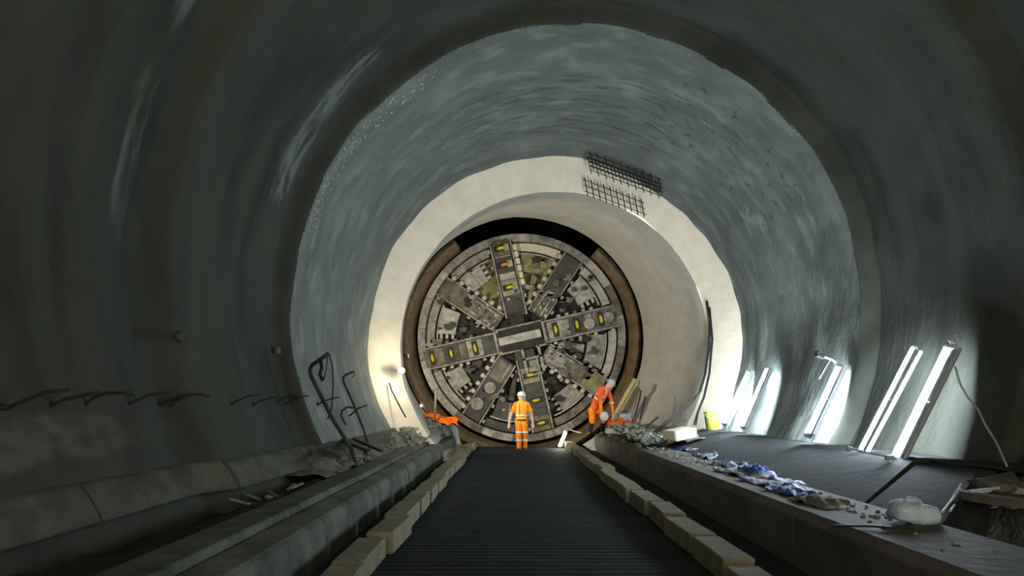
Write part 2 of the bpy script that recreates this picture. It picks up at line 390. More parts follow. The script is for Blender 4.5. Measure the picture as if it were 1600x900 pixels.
# left sill under the crack
root = bpy.data.objects.new('trim_3', None); col.objects.link(root); root.location = (-3.2, 0, .8); struct(root, 'olive concrete sill along the foot of the left lining')
yy = [-4, -2, .4, 2.8, 5.1, 7.1, 9.3, 11.4, 13.4, 15.6]
for a, c in zip(yy, yy[1:]):
    b = MB(); vs = []; nS = 8; K = 9
    for i in range(nS+1):
        D = a+.012+(c-a-.024)*i/nS; xw = wall_x(min(D, 15.9), .83, -1)
        for j in range(K):
            t = j/(K-1)
            x = wall_x(min(D, 15.6), .84-.33*t, -1)+.135+.03*math.sin(t*PI*.8)+.012*noise.noise(Vector((D*2, t*3, 5)))-(.10 if j == K-1 else 0)
            z = .84-.33*t+(.02*noise.noise(Vector((D*3, 0, 2))) if j == 0 else 0)
            vs.append((x+3.2, D, z-.8))
        vs.append((xw-.5+3.2, D, .46-.8)); vs.append((xw-.5+3.2, D, .84-.8))
    K2 = K+2
    fs = [(i*K2+j, i*K2+(j+1) % K2, (i+1)*K2+(j+1) % K2, (i+1)*K2+j) for i in range(nS) for j in range(K2)]
    b.add(vs, fs); b.add(vs[:K2], [tuple(range(K2))]); b.add(vs[-K2:], [tuple(range(K2))]); b.build('sill_length', 'sill', root, True)
# right ramp slabs
def ramp(name, label, b0, b1, r0, r1, m, dx=0, dz=0, cap=0):
    vs = [(3.42+dx, b0, .50), (3.42+dx, b1, .50), (4.55+dx, r1, .84+dz), (4.55+dx, r0, .84+dz), (4.75+dx, r0, .85+dz), (4.75+dx, r1, .85+dz),
          (3.42+dx, b0, -.2), (3.42+dx, b1, -.2), (4.75+dx, r0, -.2), (4.75+dx, r1, -.2)]
    fs = [(0, 1, 2, 3), (3, 2, 5, 4), (0, 3, 4, 8, 6), (1, 7, 9, 5, 2), (0, 6, 7, 1), (4, 5, 9, 8), (6, 8, 9, 7)]
    return tag(MB().add(vs, fs).build(name, m), label, 'slab')
tag_r1 = ramp('sloping_slab', 'long sloping concrete slab below the row of lit battens', 6.25, 14.4, 7.25, 15.3, 'ramp')
tag_r2 = ramp('sloping_slab', 'short dark sloping slab behind the white sack', 5.15, 6.22, 6.3, 7.22, 'ramp', .03, -.03)
struct(grid('floor_right', 'ramp', lambda s, D: 4.74+(wall_x(min(D, 15.9), .8, 1)+.25-4.74)*s, lambda t: 5.2+10.4*t, 8, 66,
            lambda s, D, x: .835+.02*noise.noise(Vector((x*2, D*2, 0)))), 'concrete bench at the foot of the right lining')
struct(grid('floor_recess', 'void', lambda s, D: 3.44+3.0*s, lambda t: -4+11*t, 6, 20, lambda s, D, x: .02), 'recess beside the right channel wall, its shade coloured dark')

# ------------------------------------------------------------ rows of blocks
def block_mesh(L, seed):
    random.seed(seed); b = MB(); b.box((0, 0, .1), (.27, L, .2), None, .012); return b.mesh('concrete_block')
ends = [3.0, 4.1, 5.2, 6.25, 7.3, 8.35, 9.4, 10.45, 11.5, 12.5, 13.5, 14.5, 15.5, 16.5, 17.5, 18.5, 19.5, 20.5, 21.5]
bms = [block_mesh(.93, 1), block_mesh(.88, 2), block_mesh(.97, 3)]
for me in bms: me.materials.append(M['block'])
for side in (-1, 1):
    rnd = random.Random(11+side)
    for k, (a, c) in enumerate(zip(ends, ends[1:])):
        o = bpy.data.objects.new('concrete_block', bms[rnd.randrange(3)]); col.objects.link(o)
        x = (-1.32 if side < 0 else 1.86)+rnd.uniform(-.035, .035)
        o.location = (x, (a+c)/2, .0); o.rotation_euler = (0, 0, rnd.uniform(-.035, .035)); o.scale = (1, 1, rnd.uniform(.94, 1.12))
        tag(o, '%s buff concrete block from the camera in the row along the %s channel wall' % (ORD[k] if k else 'first', 'left' if side < 0 else 'right'),
            'block', 'blocks along the %s channel wall' % ('left' if side < 0 else 'right'))

# ------------------------------------------------------------ tunnel boring machine
U = .023; TR = 162*U
tbm = thing('boring_machine', 'round steel cutterhead of a tunnel boring machine with yellow marked cutters', 'boring machine', (.345, 23.0, 3.8-TR))
def pz(r, deg): a = math.radians(deg); return (r*U*math.cos(a), TR+r*U*math.sin(a))
def sector(r0, r1, a0, a1, y0, y1, tooth=None, n=None):
    """annular plate; tooth = (side, count, depth px) cuts a serrated edge on one end"""
    n = n or max(3, int((a1-a0)/3))
    out = [pz(r1, a0+(a1-a0)*i/n) for i in range(n+1)]; inn = [pz(r0, a0+(a1-a0)*i/n) for i in range(n+1)]
    poly = out+inn[::-1]
    return MB().prism_y(poly, y0, y1)
def rot2(deg, pts):   # local spoke frame: (along r, across) px -> x, z
    a = math.radians(deg); c, s = math.cos(a), math.sin(a)
    return [((r*c-t*s)*U, TR+(r*s+t*c)*U) for r, t in pts]
def spoke_box(deg, r0, r1, t0, t1, y0, y1):
    return MB().prism_y(rot2(deg, [(r0, t0), (r1, t0), (r1, t1), (r0, t1)]), y0, y1)
MB().prism_y([pz(159, 360*i/72) for i in range(72)], .42, .55).build('back_plate', 'steel_dark', tbm)
b = MB(); n = 72
for (r, y) in ((161, .2), (161, 4.0), (157, 4.0), (157, .2)):
    b.v += [(pz(r, 360*i/n)[0], y, pz(r, 360*i/n)[1]) for i in range(n)]
b.f += [(k*n+j, k*n+(j+1) % n, ((k+1) % 4)*n+(j+1) % n, ((k+1) % 4)*n+j) for k in range(4) for j in range(n)]
b.build('shield', 'steel_brown', tbm, False)
for i in range(20):       # outer rim in lengths
    a0 = 13+i*18; sector(150.5, 162, a0+.12, a0+17.88, -.08, .4).build('rim_segment', ['steel', 'steel_light', 'steel'][i % 3] if 20 < a0 < 215 else ['steel_brown', 'steel'][i % 2], tbm)
rnd = random.Random(3)
main = [13, 103, 193, 283]; diag = [57, 147, 238, 328]
tooth_me = MB().box((0, 0, 0), (.17, .22, .12), None, .02).mesh('scraper_tooth')
stud_me = MB().box((0, 0, 0), (.14, .18, .14), None, .03).mesh('wear_stud')
def tooth(deg, r, t, m='steel_light', me=tooth_me, y=-.12, sc=1.0):
    x, z = rot2(deg, [(r, t)])[0]
    inst(me, me.name, m, tbm, (x, y, z), (0, -math.radians(deg), 0), (sc, 1, sc))
# plates of the eight sectors between the arms
sect = [  # from angle, to angle, materials outer/mid/inner, opening at start, opening at end (deg)
    (13, 57, 'steel_light', 'steel_light', 'steel', 11, 1), (57, 103, 'steel_spotlit', 'steel_olive', 'steel_olive', 1, 4),
    (103, 147, 'steel', 'steel_light', 'steel_olive', 12, 1), (147, 193, 'steel', 'steel_light', 'steel', 2, 10),
    (193, 238, 'steel', 'steel', 'steel_char', 3, 14), (238, 283, 'steel_char', 'steel_char', 'steel_char', 2, 2),
    (283, 328, 'steel_brown', 'steel', 'steel_char', 11, 1), (328, 373, 'steel_light', 'steel', 'steel', 1, 1)]
sector(46, 149, 62, 142, .36, .42).build('opening_liner', 'steel_olive', tbm)
for (a0, a1, mo, mm, mi, g0, g1) in sect:
    for (r0, r1, m, y) in ((136, 148, mo, .0), (103, 130, mm, -.02), (58, 99, mi, .02)):
        ha = math.degrees(18/r0)       # half width of the arms at this radius
        s0 = a0+ha+g0*62/r0; s1 = a1-ha-g1*62/r0
        if r0 == 136: s0 = a0+ha+1; s1 = a1-ha-1
        if s1-s0 < 4: continue
        fp = sector(r0, r1, s0, s1, y, y+.3).build('face_plate', m, tbm)
        if r0 == 103:              # seam rib on the plate, bolts
            mid = (s0+s1)/2
            sector(r0+1, r1-1, mid-.5, mid+.5, y-.025, y).build('plate_rib', 'steel', fp)
            for q in (.3, .7):
                x, z = pz(r0+13, s0+(s1-s0)*q)
                MB().lathe([(.05, 0), (.05, .03), (.03, .04)], (x, y-.04, z), 8, 'y').build('bolt', 'steel_light', fp)
        # serrated scrapers along the open edge of the plate
        for (g, ae, sg) in ((g0, s0, -1), (g1, s1, 1)):
            if g >= 9 and r0 < 136:
                k = 3
                for i in range(k):
                    r = r0+(r1-r0)*(i+.5)/k
                    x, z = pz(r, ae+sg*math.degrees(4/r))
                    inst(tooth_me, 'scraper_tooth', m, tbm, (x, y+.1, z), (0, -math.radians(ae+90), 0), (1, 1.2, .85))
    # thin ring strip between the outer slot and the mid plate
    sector(130.5, 132.5, a0+10, a1-10, -.04, .25).build('ring_strip', 'steel_light', tbm)
# main arms with disc cutters
for i, dg in enumerate(main):
    r0 = 34; r1 = 150 if i != 3 else 148
    am = spoke_box(dg, r0, r1, -15, 15, -.10, .35).build('arm', 'steel_char' if i in (1, 2, 3) else 'steel_brown', tbm)
    for t in (-16, 16):
        spoke_box(dg, r0, r1, t-1.3, t+1.3, -.2, .35).build('arm_edge', 'steel', am)
    cuts = {0: (54, 88, 126), 1: (80, 116, 150), 2: (74, 112, 150), 3: (60, 100, 136)}[i]
    for k, r in enumerate(cuts):
        r = min(r, 142)
        ch = spoke_box(dg, r-12, r+12, -13, 13, -.15, -.10).build('cutter_housing', ['steel', 'steel_char', 'steel_brown'][k % 3], tbm)
        spoke_box(dg, r-4.5, r+4.5, -11.5, 11.5, -.165, -.15).build('cutter_slot', 'steel_dark', ch)
        x, z = rot2(dg, [(r, 0)])[0]
        b = MB(); prof = [(.02, -.05), (.10, -.05), (.15, -.02), (.15, .02), (.10, .05), (.02, .05)]
        ang = math.radians(dg)
        R = Matrix(((math.cos(ang), 0, -math.sin(ang)), (0, 1, 0), (math.sin(ang), 0, math.cos(ang)))) @ Matrix.Rotation(PI/2, 3, 'Y')
        b.lathe(prof, (x, -.20, z), 16, 'z', R)
        dsc = b.build('disc_cutter', 'orange_paint' if (i == 1 and k == 1) else 'yellow', ch)
        if i in (1,): spoke_box(dg, r-5, r+5, -12, -4, -.19, -.165).build('cutter_cap', 'steel_light', ch)
    for k in range(len(cuts)-1):
        rm = (cuts[k]+min(cuts[k+1], 142))/2
        if cuts[k+1]-cuts[k] > 26:
            spoke_box(dg, rm-5, rm+5, -12, 12, -.13, -.10).build('arm_plate', ['steel', 'steel_light', 'steel_brown', 'steel_char'][i], tbm)
    for r in range(50, 146, 13):          # scrapers along both flanks
        for t in (-20, 20):
            if rnd.random() < .7: tooth(dg, r+rnd.uniform(-1, 1), t, rnd.choice(['steel', 'steel_light', 'steel_brown']), sc=.8, y=0)
# round eyes on the right arm and lower left arm
def eye(deg, r, t, R0, m):
    x, z = rot2(deg, [(r, t)])[0]
    MB().lathe([(R0*.35, .02), (R0*.35, -.02), (R0*.55, -.02), (R0*.6, -.05), (R0*.9, -.05), (R0, 0), (R0, .03)], (x, -.20, z), 20, 'y').build('hub_ring', m, tbm)
eye(13, 107, -3, .20, 'steel_light'); eye(13, 138, 0, .20, 'steel')
# secondary arms
dm = ['steel_char', 'steel_brown', 'steel_char', 'steel_brown']
for i, dg in enumerate(diag):
    am = spoke_box(dg, 42, 148, -14, 14, -.06, .35).build('arm', dm[i], tbm)
    for (ra, rb) in ((46, 78), (82, 112), (116, 146)):
        spoke_box(dg, ra, rb, -12.5 if i != 0 else -13, 12.5, -.11, -.06).build('arm_plate', {0: 'steel_char', 1: 'steel_brown', 2: 'steel_char', 3: 'steel_brown' if ra < 110 else 'steel_olive'}[i] if ra != 46 else ['steel_brown', 'steel_brown', 'steel_brown', 'steel'][i], tbm)
    for t in (-15, 15):
        spoke_box(dg, 42, 148, t-1.0, t+1.2, -.12, .3).build('arm_edge', 'steel', am)
    side = {0: 1, 1: -1, 2: -1, 3: -1}[i]
    for k, r in enumerate(range(54, 146, 14)):
        tooth(dg, r, side*20, 'steel_light', stud_me, -.10, 1.15); 
        if k % 2 == 0: tooth(dg, r+4, -side*19, 'steel', tooth_me, -.05, .8)
eye(238, 92, 0, .22, 'steel'); eye(238, 124, -4, .24, 'steel'); eye(57, 100, 2, .13, 'steel_brown')
# radial cables / braces near the hub
for dg, r0, r1, t in ((147, 44, 100, 9), (147, 44, 90, -9), (57, 44, 80, 6), (57, 44, 76, -6), (328, 44, 92, 10), (328, 44, 84, -4), (238, 44, 76, 8)):
    spoke_box(dg, r0, r1, t-1.4, t+1.4, -.17, -.11).build('brace', 'steel', tbm)
for i in range(46):                        # clutter of clamps round the hub
    dg = rnd.choice([57, 147, 328, 328, 103, 57, 147])
    tooth(dg, rnd.uniform(44, 80), rnd.uniform(-15, 15), rnd.choice(['steel_light', 'steel', 'steel_brown', 'steel_char']), stud_me, -.12, rnd.uniform(.5, 1.0))
for r in range(84, 150, 11): tooth(103, r, -21, 'steel_spotlit', tooth_me, -.12, 1.25)
for i in range(120):
    r = 45+100*rnd.random()**.7; dg = rnd.uniform(0, 360); ph = rnd.uniform(0, 6.3); sz = rnd.uniform(2.5, 8)
    n = 9; cx_, cz_ = pz(r, dg); poly = []
    for k in range(n):
        a = 2*PI*k/n; q = sz*U*rnd.uniform(.45, 1.25); poly.append((cx_+q*math.cos(a)*1.3, cz_+q*math.sin(a)*.8))
    if 85 < dg < 125 or 195 > dg > 185: continue
    MB().prism_y(poly, -.135, -.0).build('mud_patch', rnd.choice(['steel_dark', 'steel_char', 'steel_brown', 'steel', 'steel_olive' if 50 < dg < 150 else 'steel_char', 'steel_dark']), tbm)
# centre
spoke_box(13, -40, 36, -18, 18, -.05, .3).build('centre_box', 'steel_dark', tbm)
spoke_box(13, -36, 30, -6, 6, -.34, .0).build('centre_bar', 'steel_light', tbm)
spoke_box(283, 20, 62, -16, 14, -.09, .3).build('centre_box', 'steel_char', tbm)
for (a, c, e, f) in ((-42, -38, -19, 19), (34, 38, -19, 19), (-42, 38, 17.5, 20), (-42, -4, -20, -17.5), (18, 38, -20, -17.5), (-6, -2, -62, -18), (20, 24, -62, -18), (-6, 24, -36, -33), (-6, 24, -62, -59)):
    spoke_box(13, a, c, e, f, -.26, .2).build('centre_frame', 'steel', tbm)
spoke_box(13, 3, 15, -56, -38, -.16, -.05).build('centre_plate', 'steel', tbm)
spoke_box(103, 20, 40, -10, 12, -.12, .2).build('centre_plate', 'steel_dark', tbm)

# ------------------------------------------------------------ lamps
def batten(base, top, label, twin=False, extra=None, wdt=.075):
    base = Vector(base); top = Vector(top); d = top-base; L = d.length; y = d.normalized()
    root = thing('batten_light', label, 'light', base, 0, 'battens leaning on the right lining')
    # light looks into the tunnel, towards the far left
    face = Vector((-.62, .72, .30)); face = (face-y*face.dot(y)).normalized(); x = y.cross(face).normalized()
    Rm = Matrix((x, y, face)).transposed()
    def bx(name, c, size, m, bev=.0):
        b = MB(); b.box(Rm @ Vector(c), size, Rm, bev); return b.build(name, m, root)
    b = MB(); r_ = wdt/2
    b.tube([Rm @ Vector((0, q, r_+.02)) for q in (.03, L-.03)], r_, 16); b.build('diffuser', 'tube', root, True)
    bx('housing', (0, L/2, .0), (wdt*1.7, L, .03), 'grey_metal', .008)
    for q in (.015, L-.015): bx('end_cap', (0, q, r_+.015), (wdt*1.1, .04, wdt*1.15), 'grey_metal', .008)
    for q in (.35, .68): bx('clip', (0, L*q, r_*.7), (wdt*1.12, .02, wdt), 'grey_metal', .004)
    # timber batten it is tied to, behind
    b = MB(); b.bar(Rm @ Vector((wdt*1.2, -.02, -.06)), Rm @ Vector((wdt*2.0, L*.94, -.10)), .05, .035, face); b.build('prop', 'grey_metal', root)
    b = MB(); b.tube([Rm @ Vector((-wdt*.3, L*.52, .06)), Rm @ Vector((wdt*1.0, L*.5, .02)), Rm @ Vector((wdt*1.9, L*.46, -.06))], .008, 6); b.build('tie', 'cable', root)
    b = MB(); b.tube([Rm @ Vector((0, 0, 0)), Rm @ Vector((.0, -.05, -.02)), Rm @ Vector((-.06, -.09, -.03))], .012, 6); b.build('lead', 'cable_pale', root)
    return root, Rm, L
def on_ridge(px, D, py): return P(px, py, D)
t5 = batten(P(1407, 722, 7.55), P(1492, 545, 7.85), 'largest and nearest lit batten light, with a cable at its top', wdt=.095)
t4 = batten(P(1349, 707, 8.35), P(1433, 543, 8.6), 'slim lit batten light standing second nearest to the camera', wdt=.05)
t3 = batten(P(1269, 683, 9.85), P(1319, 575, 10.2), 'middle lit batten light with a clamp arm above it', wdt=.105)
t2 = batten(P(1164, 670, 12.7), P(1204, 576, 13.0), 'lit batten light second from the headwall', wdt=.078)
t1 = batten(P(1136, 665, 14.0), P(1176, 582, 14.3), 'lit batten light beside the headwall and yellow bucket', wdt=.11)
# clamp arm above the middle batten
root = thing('clamp_arm', 'dark bracket arm with clamp above the middle batten', 'bracket', P(1322, 577, 10.3))
def rel(p): return p-root.location
b = MB(); b.tube([rel(P(1322, 577, 10.3)), rel(P(1300, 562, 10.25)), rel(P(1283, 556, 10.2))], .018, 6); b.build('arm', 'grey_metal', root)
b = MB(); b.box(rel(P(1282, 556, 10.2)), (.12, .08, .07), Matrix.Rotation(.5, 3, 'Y'), .01); b.box(rel(P(1277, 553, 10.2)), (.05, .1, .10), None, .01); b.build('clamp', 'steel_dark', root)
b = MB(); b.tube([rel(P(1298, 562, 10.25)), rel(P(1290, 575, 10.25)), rel(P(1280, 592, 10.3))], .006, 5)
b.tube([rel(P(1303, 565, 10.25)), rel(P(1307, 576, 10.25)), rel(P(1312, 585, 10.3))], .006, 5); b.build('wire', 'cable_pale', root)
root = thing('cable_bundle', 'tangle of pale wires tied at the top of the nearest batten', 'wires', P(1490, 540, 7.8))
b = MB()
for q in range(6):
    a = P(1482+q*3, 545-q*2, 7.8)
    b.tube([rel(a), rel(a)+Vector((.04*math.sin(q*2), .02, .05+.01*q)), rel(a)+Vector((.09+.02*math.cos(q), .03, .03+.01*q))], .007, 5)
b.build('wire', 'cable_pale', root)
b = MB(); b.box(rel(P(1486, 542, 7.78)), (.14, .05, .05), Matrix.Rotation(.2, 3, 'Y'), .01); b.build('tie_block', 'grey_metal', root)
pts = [P(1492, 572, 7.7), P(1500, 600, 7.6), P(1513, 622, 7.5), P(1528, 640, 7.4), P(1540, 665, 7.2), P(1556, 690, 7.0), P(1566, 712, 6.8), P(1576, 735, 6.6)]
tag(MB().tube(pts, .011, 6).build('power_cable', 'cable_pale', None, True), 'thin cable running down the right lining from the nearest batten', 'cable')
# wires at the feet of the near battens
root = thing('foot_clamp', 'pale clamps and wire at the feet of the two near battens', 'clamp', P(1400, 722, 7.4))
b = MB()
for (a, c) in (((1325, 700), (1350, 706)), ((1350, 706), (1388, 714)), ((1388, 714), (1410, 722)), ((1388, 714), (1380, 738)), ((1394, 712), (1376, 742))):
    b.tube([rel(P(a[0], a[1], 7.5)), rel(P(c[0], c[1], 7.45))], .012, 6)
b.build('wire', 'cable_pale', root)
b = MB(); b.box(rel(P(1390, 715, 7.42)), (.10, .06, .06), None, .01); b.box(rel(P(1326, 701, 7.5)), (.06, .05, .06), None, .01); b.build('clamp_body', 'grey_metal', root)

def flood(name, label, pos, aim, size, energy, m, colr=(1, .88, .68), angle=150, stand=None):
    pos = Vector(pos); root = thing(name, label, 'lamp', pos)
    d = (Vector(aim)-pos).normalized(); up = Vector((0, 0, 1)); x = d.cross(up).normalized(); z = x.cross(d)
    R = Matrix((x, d, z)).transposed()
    b = MB(); b.box((0, 0, 0), (size, size*.35, size*.75), R, size*.06); b.build('lamp_body', 'steel_dark', root)
    b = MB(); b.box(R @ Vector((0, size*.19, 0)), (size*.86, size*.04, size*.62), R, size*.02); b.build('lamp_glass', m, root)
    b = MB(); b.tube([R @ Vector((-size*.55, 0, 0)), R @ Vector((-size*.55, -size*.1, -size*.6)), R @ Vector((size*.55, -size*.1, -size*.6)), R @ Vector((size*.55, 0, 0))], size*.04, 6); b.build('yoke', 'steel_dark', root)
    ld = bpy.data.lights.new(name+'_beam', 'SPOT'); ld.energy = energy; ld.color = colr; ld.spot_size = math.radians(angle); ld.spot_blend = .6; ld.shadow_soft_size = size*.4
    lo = bpy.data.objects.new(name+'_beam', ld); col.objects.link(lo); lo.parent = root
    lo.location = d*size*.35; lo.rotation_euler = d.to_track_quat('-Z', 'Y').to_euler()
    return root
root = thing('bulkhead_lamp', 'bright round lamp fixed at the left edge of the bore mouth', 'lamp', P(627, 579, 15.75))
MB().lathe([(.01, -.10), (.05, -.09), (.075, -.04), (.075, .01), (.06, .06), (.03, .085), (.005, .09)], (0, 0, 0), 16, 'y').build('lamp_globe', 'lamp_warm', root, True)
MB().lathe([(.09, .04), (.09, .09), (.07, .11), (.01, .11)], (0, 0, 0), 16, 'y').build('lamp_base', 'steel_dark', root)
MB().tube([(0, .10, 0), (-.03, .3, 0), (-.12, .52, 0)], .018, 8).build('lamp_arm', 'steel_dark', root)
ld = bpy.data.lights.new('lamp_light', 'POINT'); ld.energy = 42; ld.color = (1, .86, .64); ld.shadow_soft_size = .08
lo = bpy.data.objects.new('lamp_light', ld); col.objects.link(lo); lo.parent = root; lo.location = (.16, -.10, 0)
flood('added_flood_lamp', 'small flood lamp just inside the left edge of the bore', P(634, 556, 16.75), P(905, 505, 23), .16, FLOOD_W, 'lamp_warm', angle=125)  # lamp added to brighten the cutterhead and right collar
root = thing('work_light', 'bright white work light leaning at the far end of the right block row', 'lamp', (P(874, 700, 20.75).x, 20.75, .03))
tp = Vector((.22, .05, .52))
MB().tube([tp*.08, tp*.92], .055, 12).build('lamp_tube', 'lamp_warm', root, True)
for q in (.0, .92): MB().tube([tp*q, tp*(q+.08)], .062, 12).build('end_cap', 'grey_metal', root)
MB().tube([tp*.95, tp+Vector((.12, .02, .05)), tp+Vector((.35, 0, -.02)), tp+Vector((.5, -.1, -.05))], .02, 6).build('lead', 'cable_pale', root)
MB().bar(tp*.5+Vector((0, .06, 0)), Vector((.12, .35, 0)), .03, .02).build('prop', 'grey_metal', root)
ld = bpy.data.lights.new('work_light_glow', 'POINT'); ld.energy = 45; ld.color = (1, .95, .85); ld.shadow_soft_size = .1
lo = bpy.data.objects.new('work_light_glow', ld); col.objects.link(lo); lo.parent = root; lo.location = tp*.5+Vector((-.10, -.08, .06))
root = thing('bulb', 'tiny lit bulb low on the left of the collar', 'lamp', P(658, 634, 21.3))
MB().lathe([(.01, -.05), (.035, -.03), (.045, 0), (.03, .03), (.01, .04)], (0, 0, 0), 10).build('glass', 'lamp_dim', root, True)
MB().lathe([(.025, -.10), (.03, -.09), (.03, -.04), (.02, -.03)], (0, 0, 0), 10).build('holder', 'steel_dark', root)

# ------------------------------------------------------------ rebar
HK = [(8, 632), (75, 632), (131, 632), (190, 632), (245, 631), (292, 634), (355, 628), (395, 634), (430, 633), (470, 631), (497, 633)]
for k, (px, py) in enumerate(HK):
    D = 6.9
    for _ in range(20):
        D = -wall_x(D, 1.5, -1)/((800-px)/1000)
    xw = wall_x(D, 1.5, -1); kind = k % 3
    root = thing('rebar_hook', '%s rusted rebar hook from the camera sticking out of the left lining' % (ORD[k] if k else 'first'), 'rebar', (xw, D, 1.47), 0, 'rebar hooks in the left lining')
    s = D/7.5
    if kind == 2: pts = [(-.12, 0, -.02), (.0, 0, .0), (.08, .05, .09), (.20, .12, .15), (.34, .22, .15), (.42, .3, .12)]
    elif kind == 1: pts = [(-.12, 0, -.06), (0, 0, -.02), (.10, .08, .06), (.22, .16, .10), (.38, .30, .15)]
    else: pts = [(-.12, 0, -.06), (0, 0, -.03), (.12, .08, .05), (.26, .20, .14), (.42, .34, .17)]
    q = .75 if D < 11 else .95
    MB().tube([Vector(p)*q for p in pts], .014, 6).build('bar', 'rebar', root, True)
    MB().lathe([(.028, -.02), (.026, .015), (.015, .03)], (-.01, 0, -.01), 8, 'z', Matrix.Rotation(PI/2, 3, 'Y')).build('collar', 'rebar', root)
# cages of starter bars on the headwall
def cage(label, p0, p1, dv, n, rows, D0, D1, layers):
    root = thing('rebar_cage', label, 'rebar cage', P(*p0, D0), 0, 'starter bar cages on the headwall')
    for i in range(n):
        t = i/(n-1); px = p0[0]+(p1[0]-p0[0])*t; py = p0[1]+(p1[1]-p0[1])*t
        for ly in range(layers):
            a = P(px-ly*2, py+ly*3-2, D0); c = P(px+dv[0]-ly*2, py+dv[1]+ly*3, D1)
            dep = Vector((0, ly*.16-.05, 0))
            MB().tube([rel_(root, a)+dep, rel_(root, (a+c)/2)+dep, rel_(root, c)+dep], .014 if layers == 1 else .012, 5).build('bar', 'rebar', root)
    for k in range(rows):
        t = (k+.4)/rows
        for ly in range(layers):
            a = P(p0[0]+dv[0]*t-4, p0[1]+dv[1]*t-2+ly*3, D0+(D1-D0)*t); c = P(p1[0]+dv[0]*t+4, p1[1]+dv[1]*t+2+ly*3, D0+(D1-D0)*t)
            MB().tube([rel_(root, a)+Vector((0, ly*.16-.07, 0)), rel_(root, c)+Vector((0, ly*.16-.07, 0))], .010, 5).build('cross_bar', 'rebar', root)
    return root
def rel_(r, p): return Vector(p)-Vector(r.location)
cage('upper rusted rebar cage across the outer edge of the headwall', (921, 240), (1027, 278), (6, 26), 10, 4, 15.0, 15.45, 2)
cage('lower rusted rebar cage along the inner edge of the headwall', (913, 280), (1001, 313), (5, 27), 10, 3, 15.88, 16.2, 1)

# ------------------------------------------------------------ left side clutter
def pole(label, pts, r, m='rebar', extra=()):
    root = thing('bent_pole', label, 'pole', pts[0])
    MB().tube([rel_(root, p) for p in pts], r, 8).build('pipe', m, root, True)
    for (nm, ps, rr) in extra: MB().tube([rel_(root, p) for p in ps], rr, 6).build(nm, 'cable', root, True)
    return root
D = 9.9
pole('tall bent pipe stand with hanging cable near the left lining', [P(558, 729, D), P(548, 700, D), P(520, 655, D), P(487, 590, D), P(484, 578, D), P(488, 570, D), P(514, 552, D)], .032, 'steel_dark',
     [('cable', [P(514, 552, D), P(519, 570, D), P(521, 600, D), P(518, 640, D), P(512, 655, D)], .012),
      ('cable', [P(486, 572, D-.05), P(500, 562, D-.05), P(512, 558, D-.05), P(509, 580, D-.05), P(506, 592, D-.05)], .010),
      ('hanging_hook', [P(501, 563, D-.03), P(503, 575, D-.03), P(500, 585, D-.03), P(505, 595, D-.03)], .03)])
D = 11.8
pole('second shorter bent pipe stand near the left lining', [P(580, 707, D), P(567, 668, D), P(552, 630, D), P(537, 597, D), P(536, 590, D), P(540, 586, D), P(553, 580, D)], .022, 'steel_dark',
     [('cable', [P(553, 580, D), P(554, 586, D), P(550, 590, D)], .010), ('cable', [P(574, 633, D), P(560, 638, D), P(546, 650, D)], .016)])
pole('thin dark bar leaning against the left of the headwall', [P(634, 652, 15.6), P(622, 630, 15.7), P(612, 610, 15.8), P(608, 598, 15.85)], .018, 'steel_dark')
pole('low bent bar beside the second pipe stand', [P(541, 664, 11.6), P(533, 650, 11.6), P(534, 642, 11.6), P(543, 636, 11.6), P(556, 638, 11.6)], .018, 'steel_dark')
pole('upright yellow topped stick in the spoil beside the orange sheet', [P(679, 664, 19), P(680, 640, 19), P(681, 610, 19)], .035, 'timber_old')
# leaning planks
for (a, c, wd, m, lb) in ((P(512, 702, 9.7), P(538, 716, 9.0), .10, 'timber_old', 'short weathered plank lying at the foot of the bent pipe stand'),
                          (P(535, 688, 10.6), P(575, 704, 9.6), .08, 'steel_dark', 'dark steel length lying behind the weathered plank'),
                          (P(553, 686, 11), P(596, 704, 9.9), .06, 'steel_dark', 'thin dark steel strip on the edge of the left spoil bank'),
                          (P(395, 735, 8.9), P(475, 738, 9.4), .20, 'timber_old', 'dark muddy board lying in the left gutter')):
    tag(MB().bar(a, c, wd, .05, (0, 0, 1), .008).build('plank', m), lb, 'plank')
# rubble
def rubble(name, label, c0, c1, n, rmin, rmax, m, zf, spread):
    b = MB(); c0 = Vector(c0); c1 = Vector(c1)
    for i in range(n):
        t = random.random(); p = c0.lerp(c1, t)+Vector((max(-1.4, min(1.4, random.gauss(0, 1)))*spread, random.gauss(0, spread*1.2), 0))
        r = random.uniform(rmin, rmax); p.z = zf(p.x, p.y)+r*.35
        b.chunk(p, r)
    o = b.build(name, m); o['kind'] = 'stuff'; o['label'] = label; o['category'] = 'rubble'; return o
random.seed(21)
zl_at = lambda x, y: zl2(max(0, min(1, (bank_x(y)-x)/1.75)), y, x) if x < bank_x(y) else .47
zr_at = lambda x, y: zr2(max(0, min(1, (x-2.85)/2.2)), y, x) if x > 2.85 else .5
rubble('rubble_heap', 'broken stone rubble heaped on the left spoil bank', (-2.55, 15.0, 0), (-2.45, 20.3, 0), 190, .03, .12, 'stone', zl_at, .22)
rubble('rubble_heap', 'loose grey rubble on the right spoil bank beside the bending worker', (3.1, 13.8, 0), (3.1, 19.6, 0), 200, .03, .11, 'stone', zr_at, .2)
rubble('grit', 'fine grit and broken bits strewn along the right channel top', (3.15, 5.5, 0), (3.05, 14, 0), 260, .008, .035, 'stone', lambda x, y: .50, .14)
rubble('rubble_heap', 'dark muddy rubble at the feet of the bent pipe stands', (-2.7, 9.6, 0), (-2.75, 14.6, 0), 130, .03, .10, 'spoil', zl_at, .16)
rubble('wood_scraps', 'pale splintered scraps lying in the left mud gutter', (-2.85, 6.6, 0), (-2.9, 8.2, 0), 40, .02, .06, 'stone', lambda x, y: zl((-2.47-x)/.9, y, x)+.0, .10)
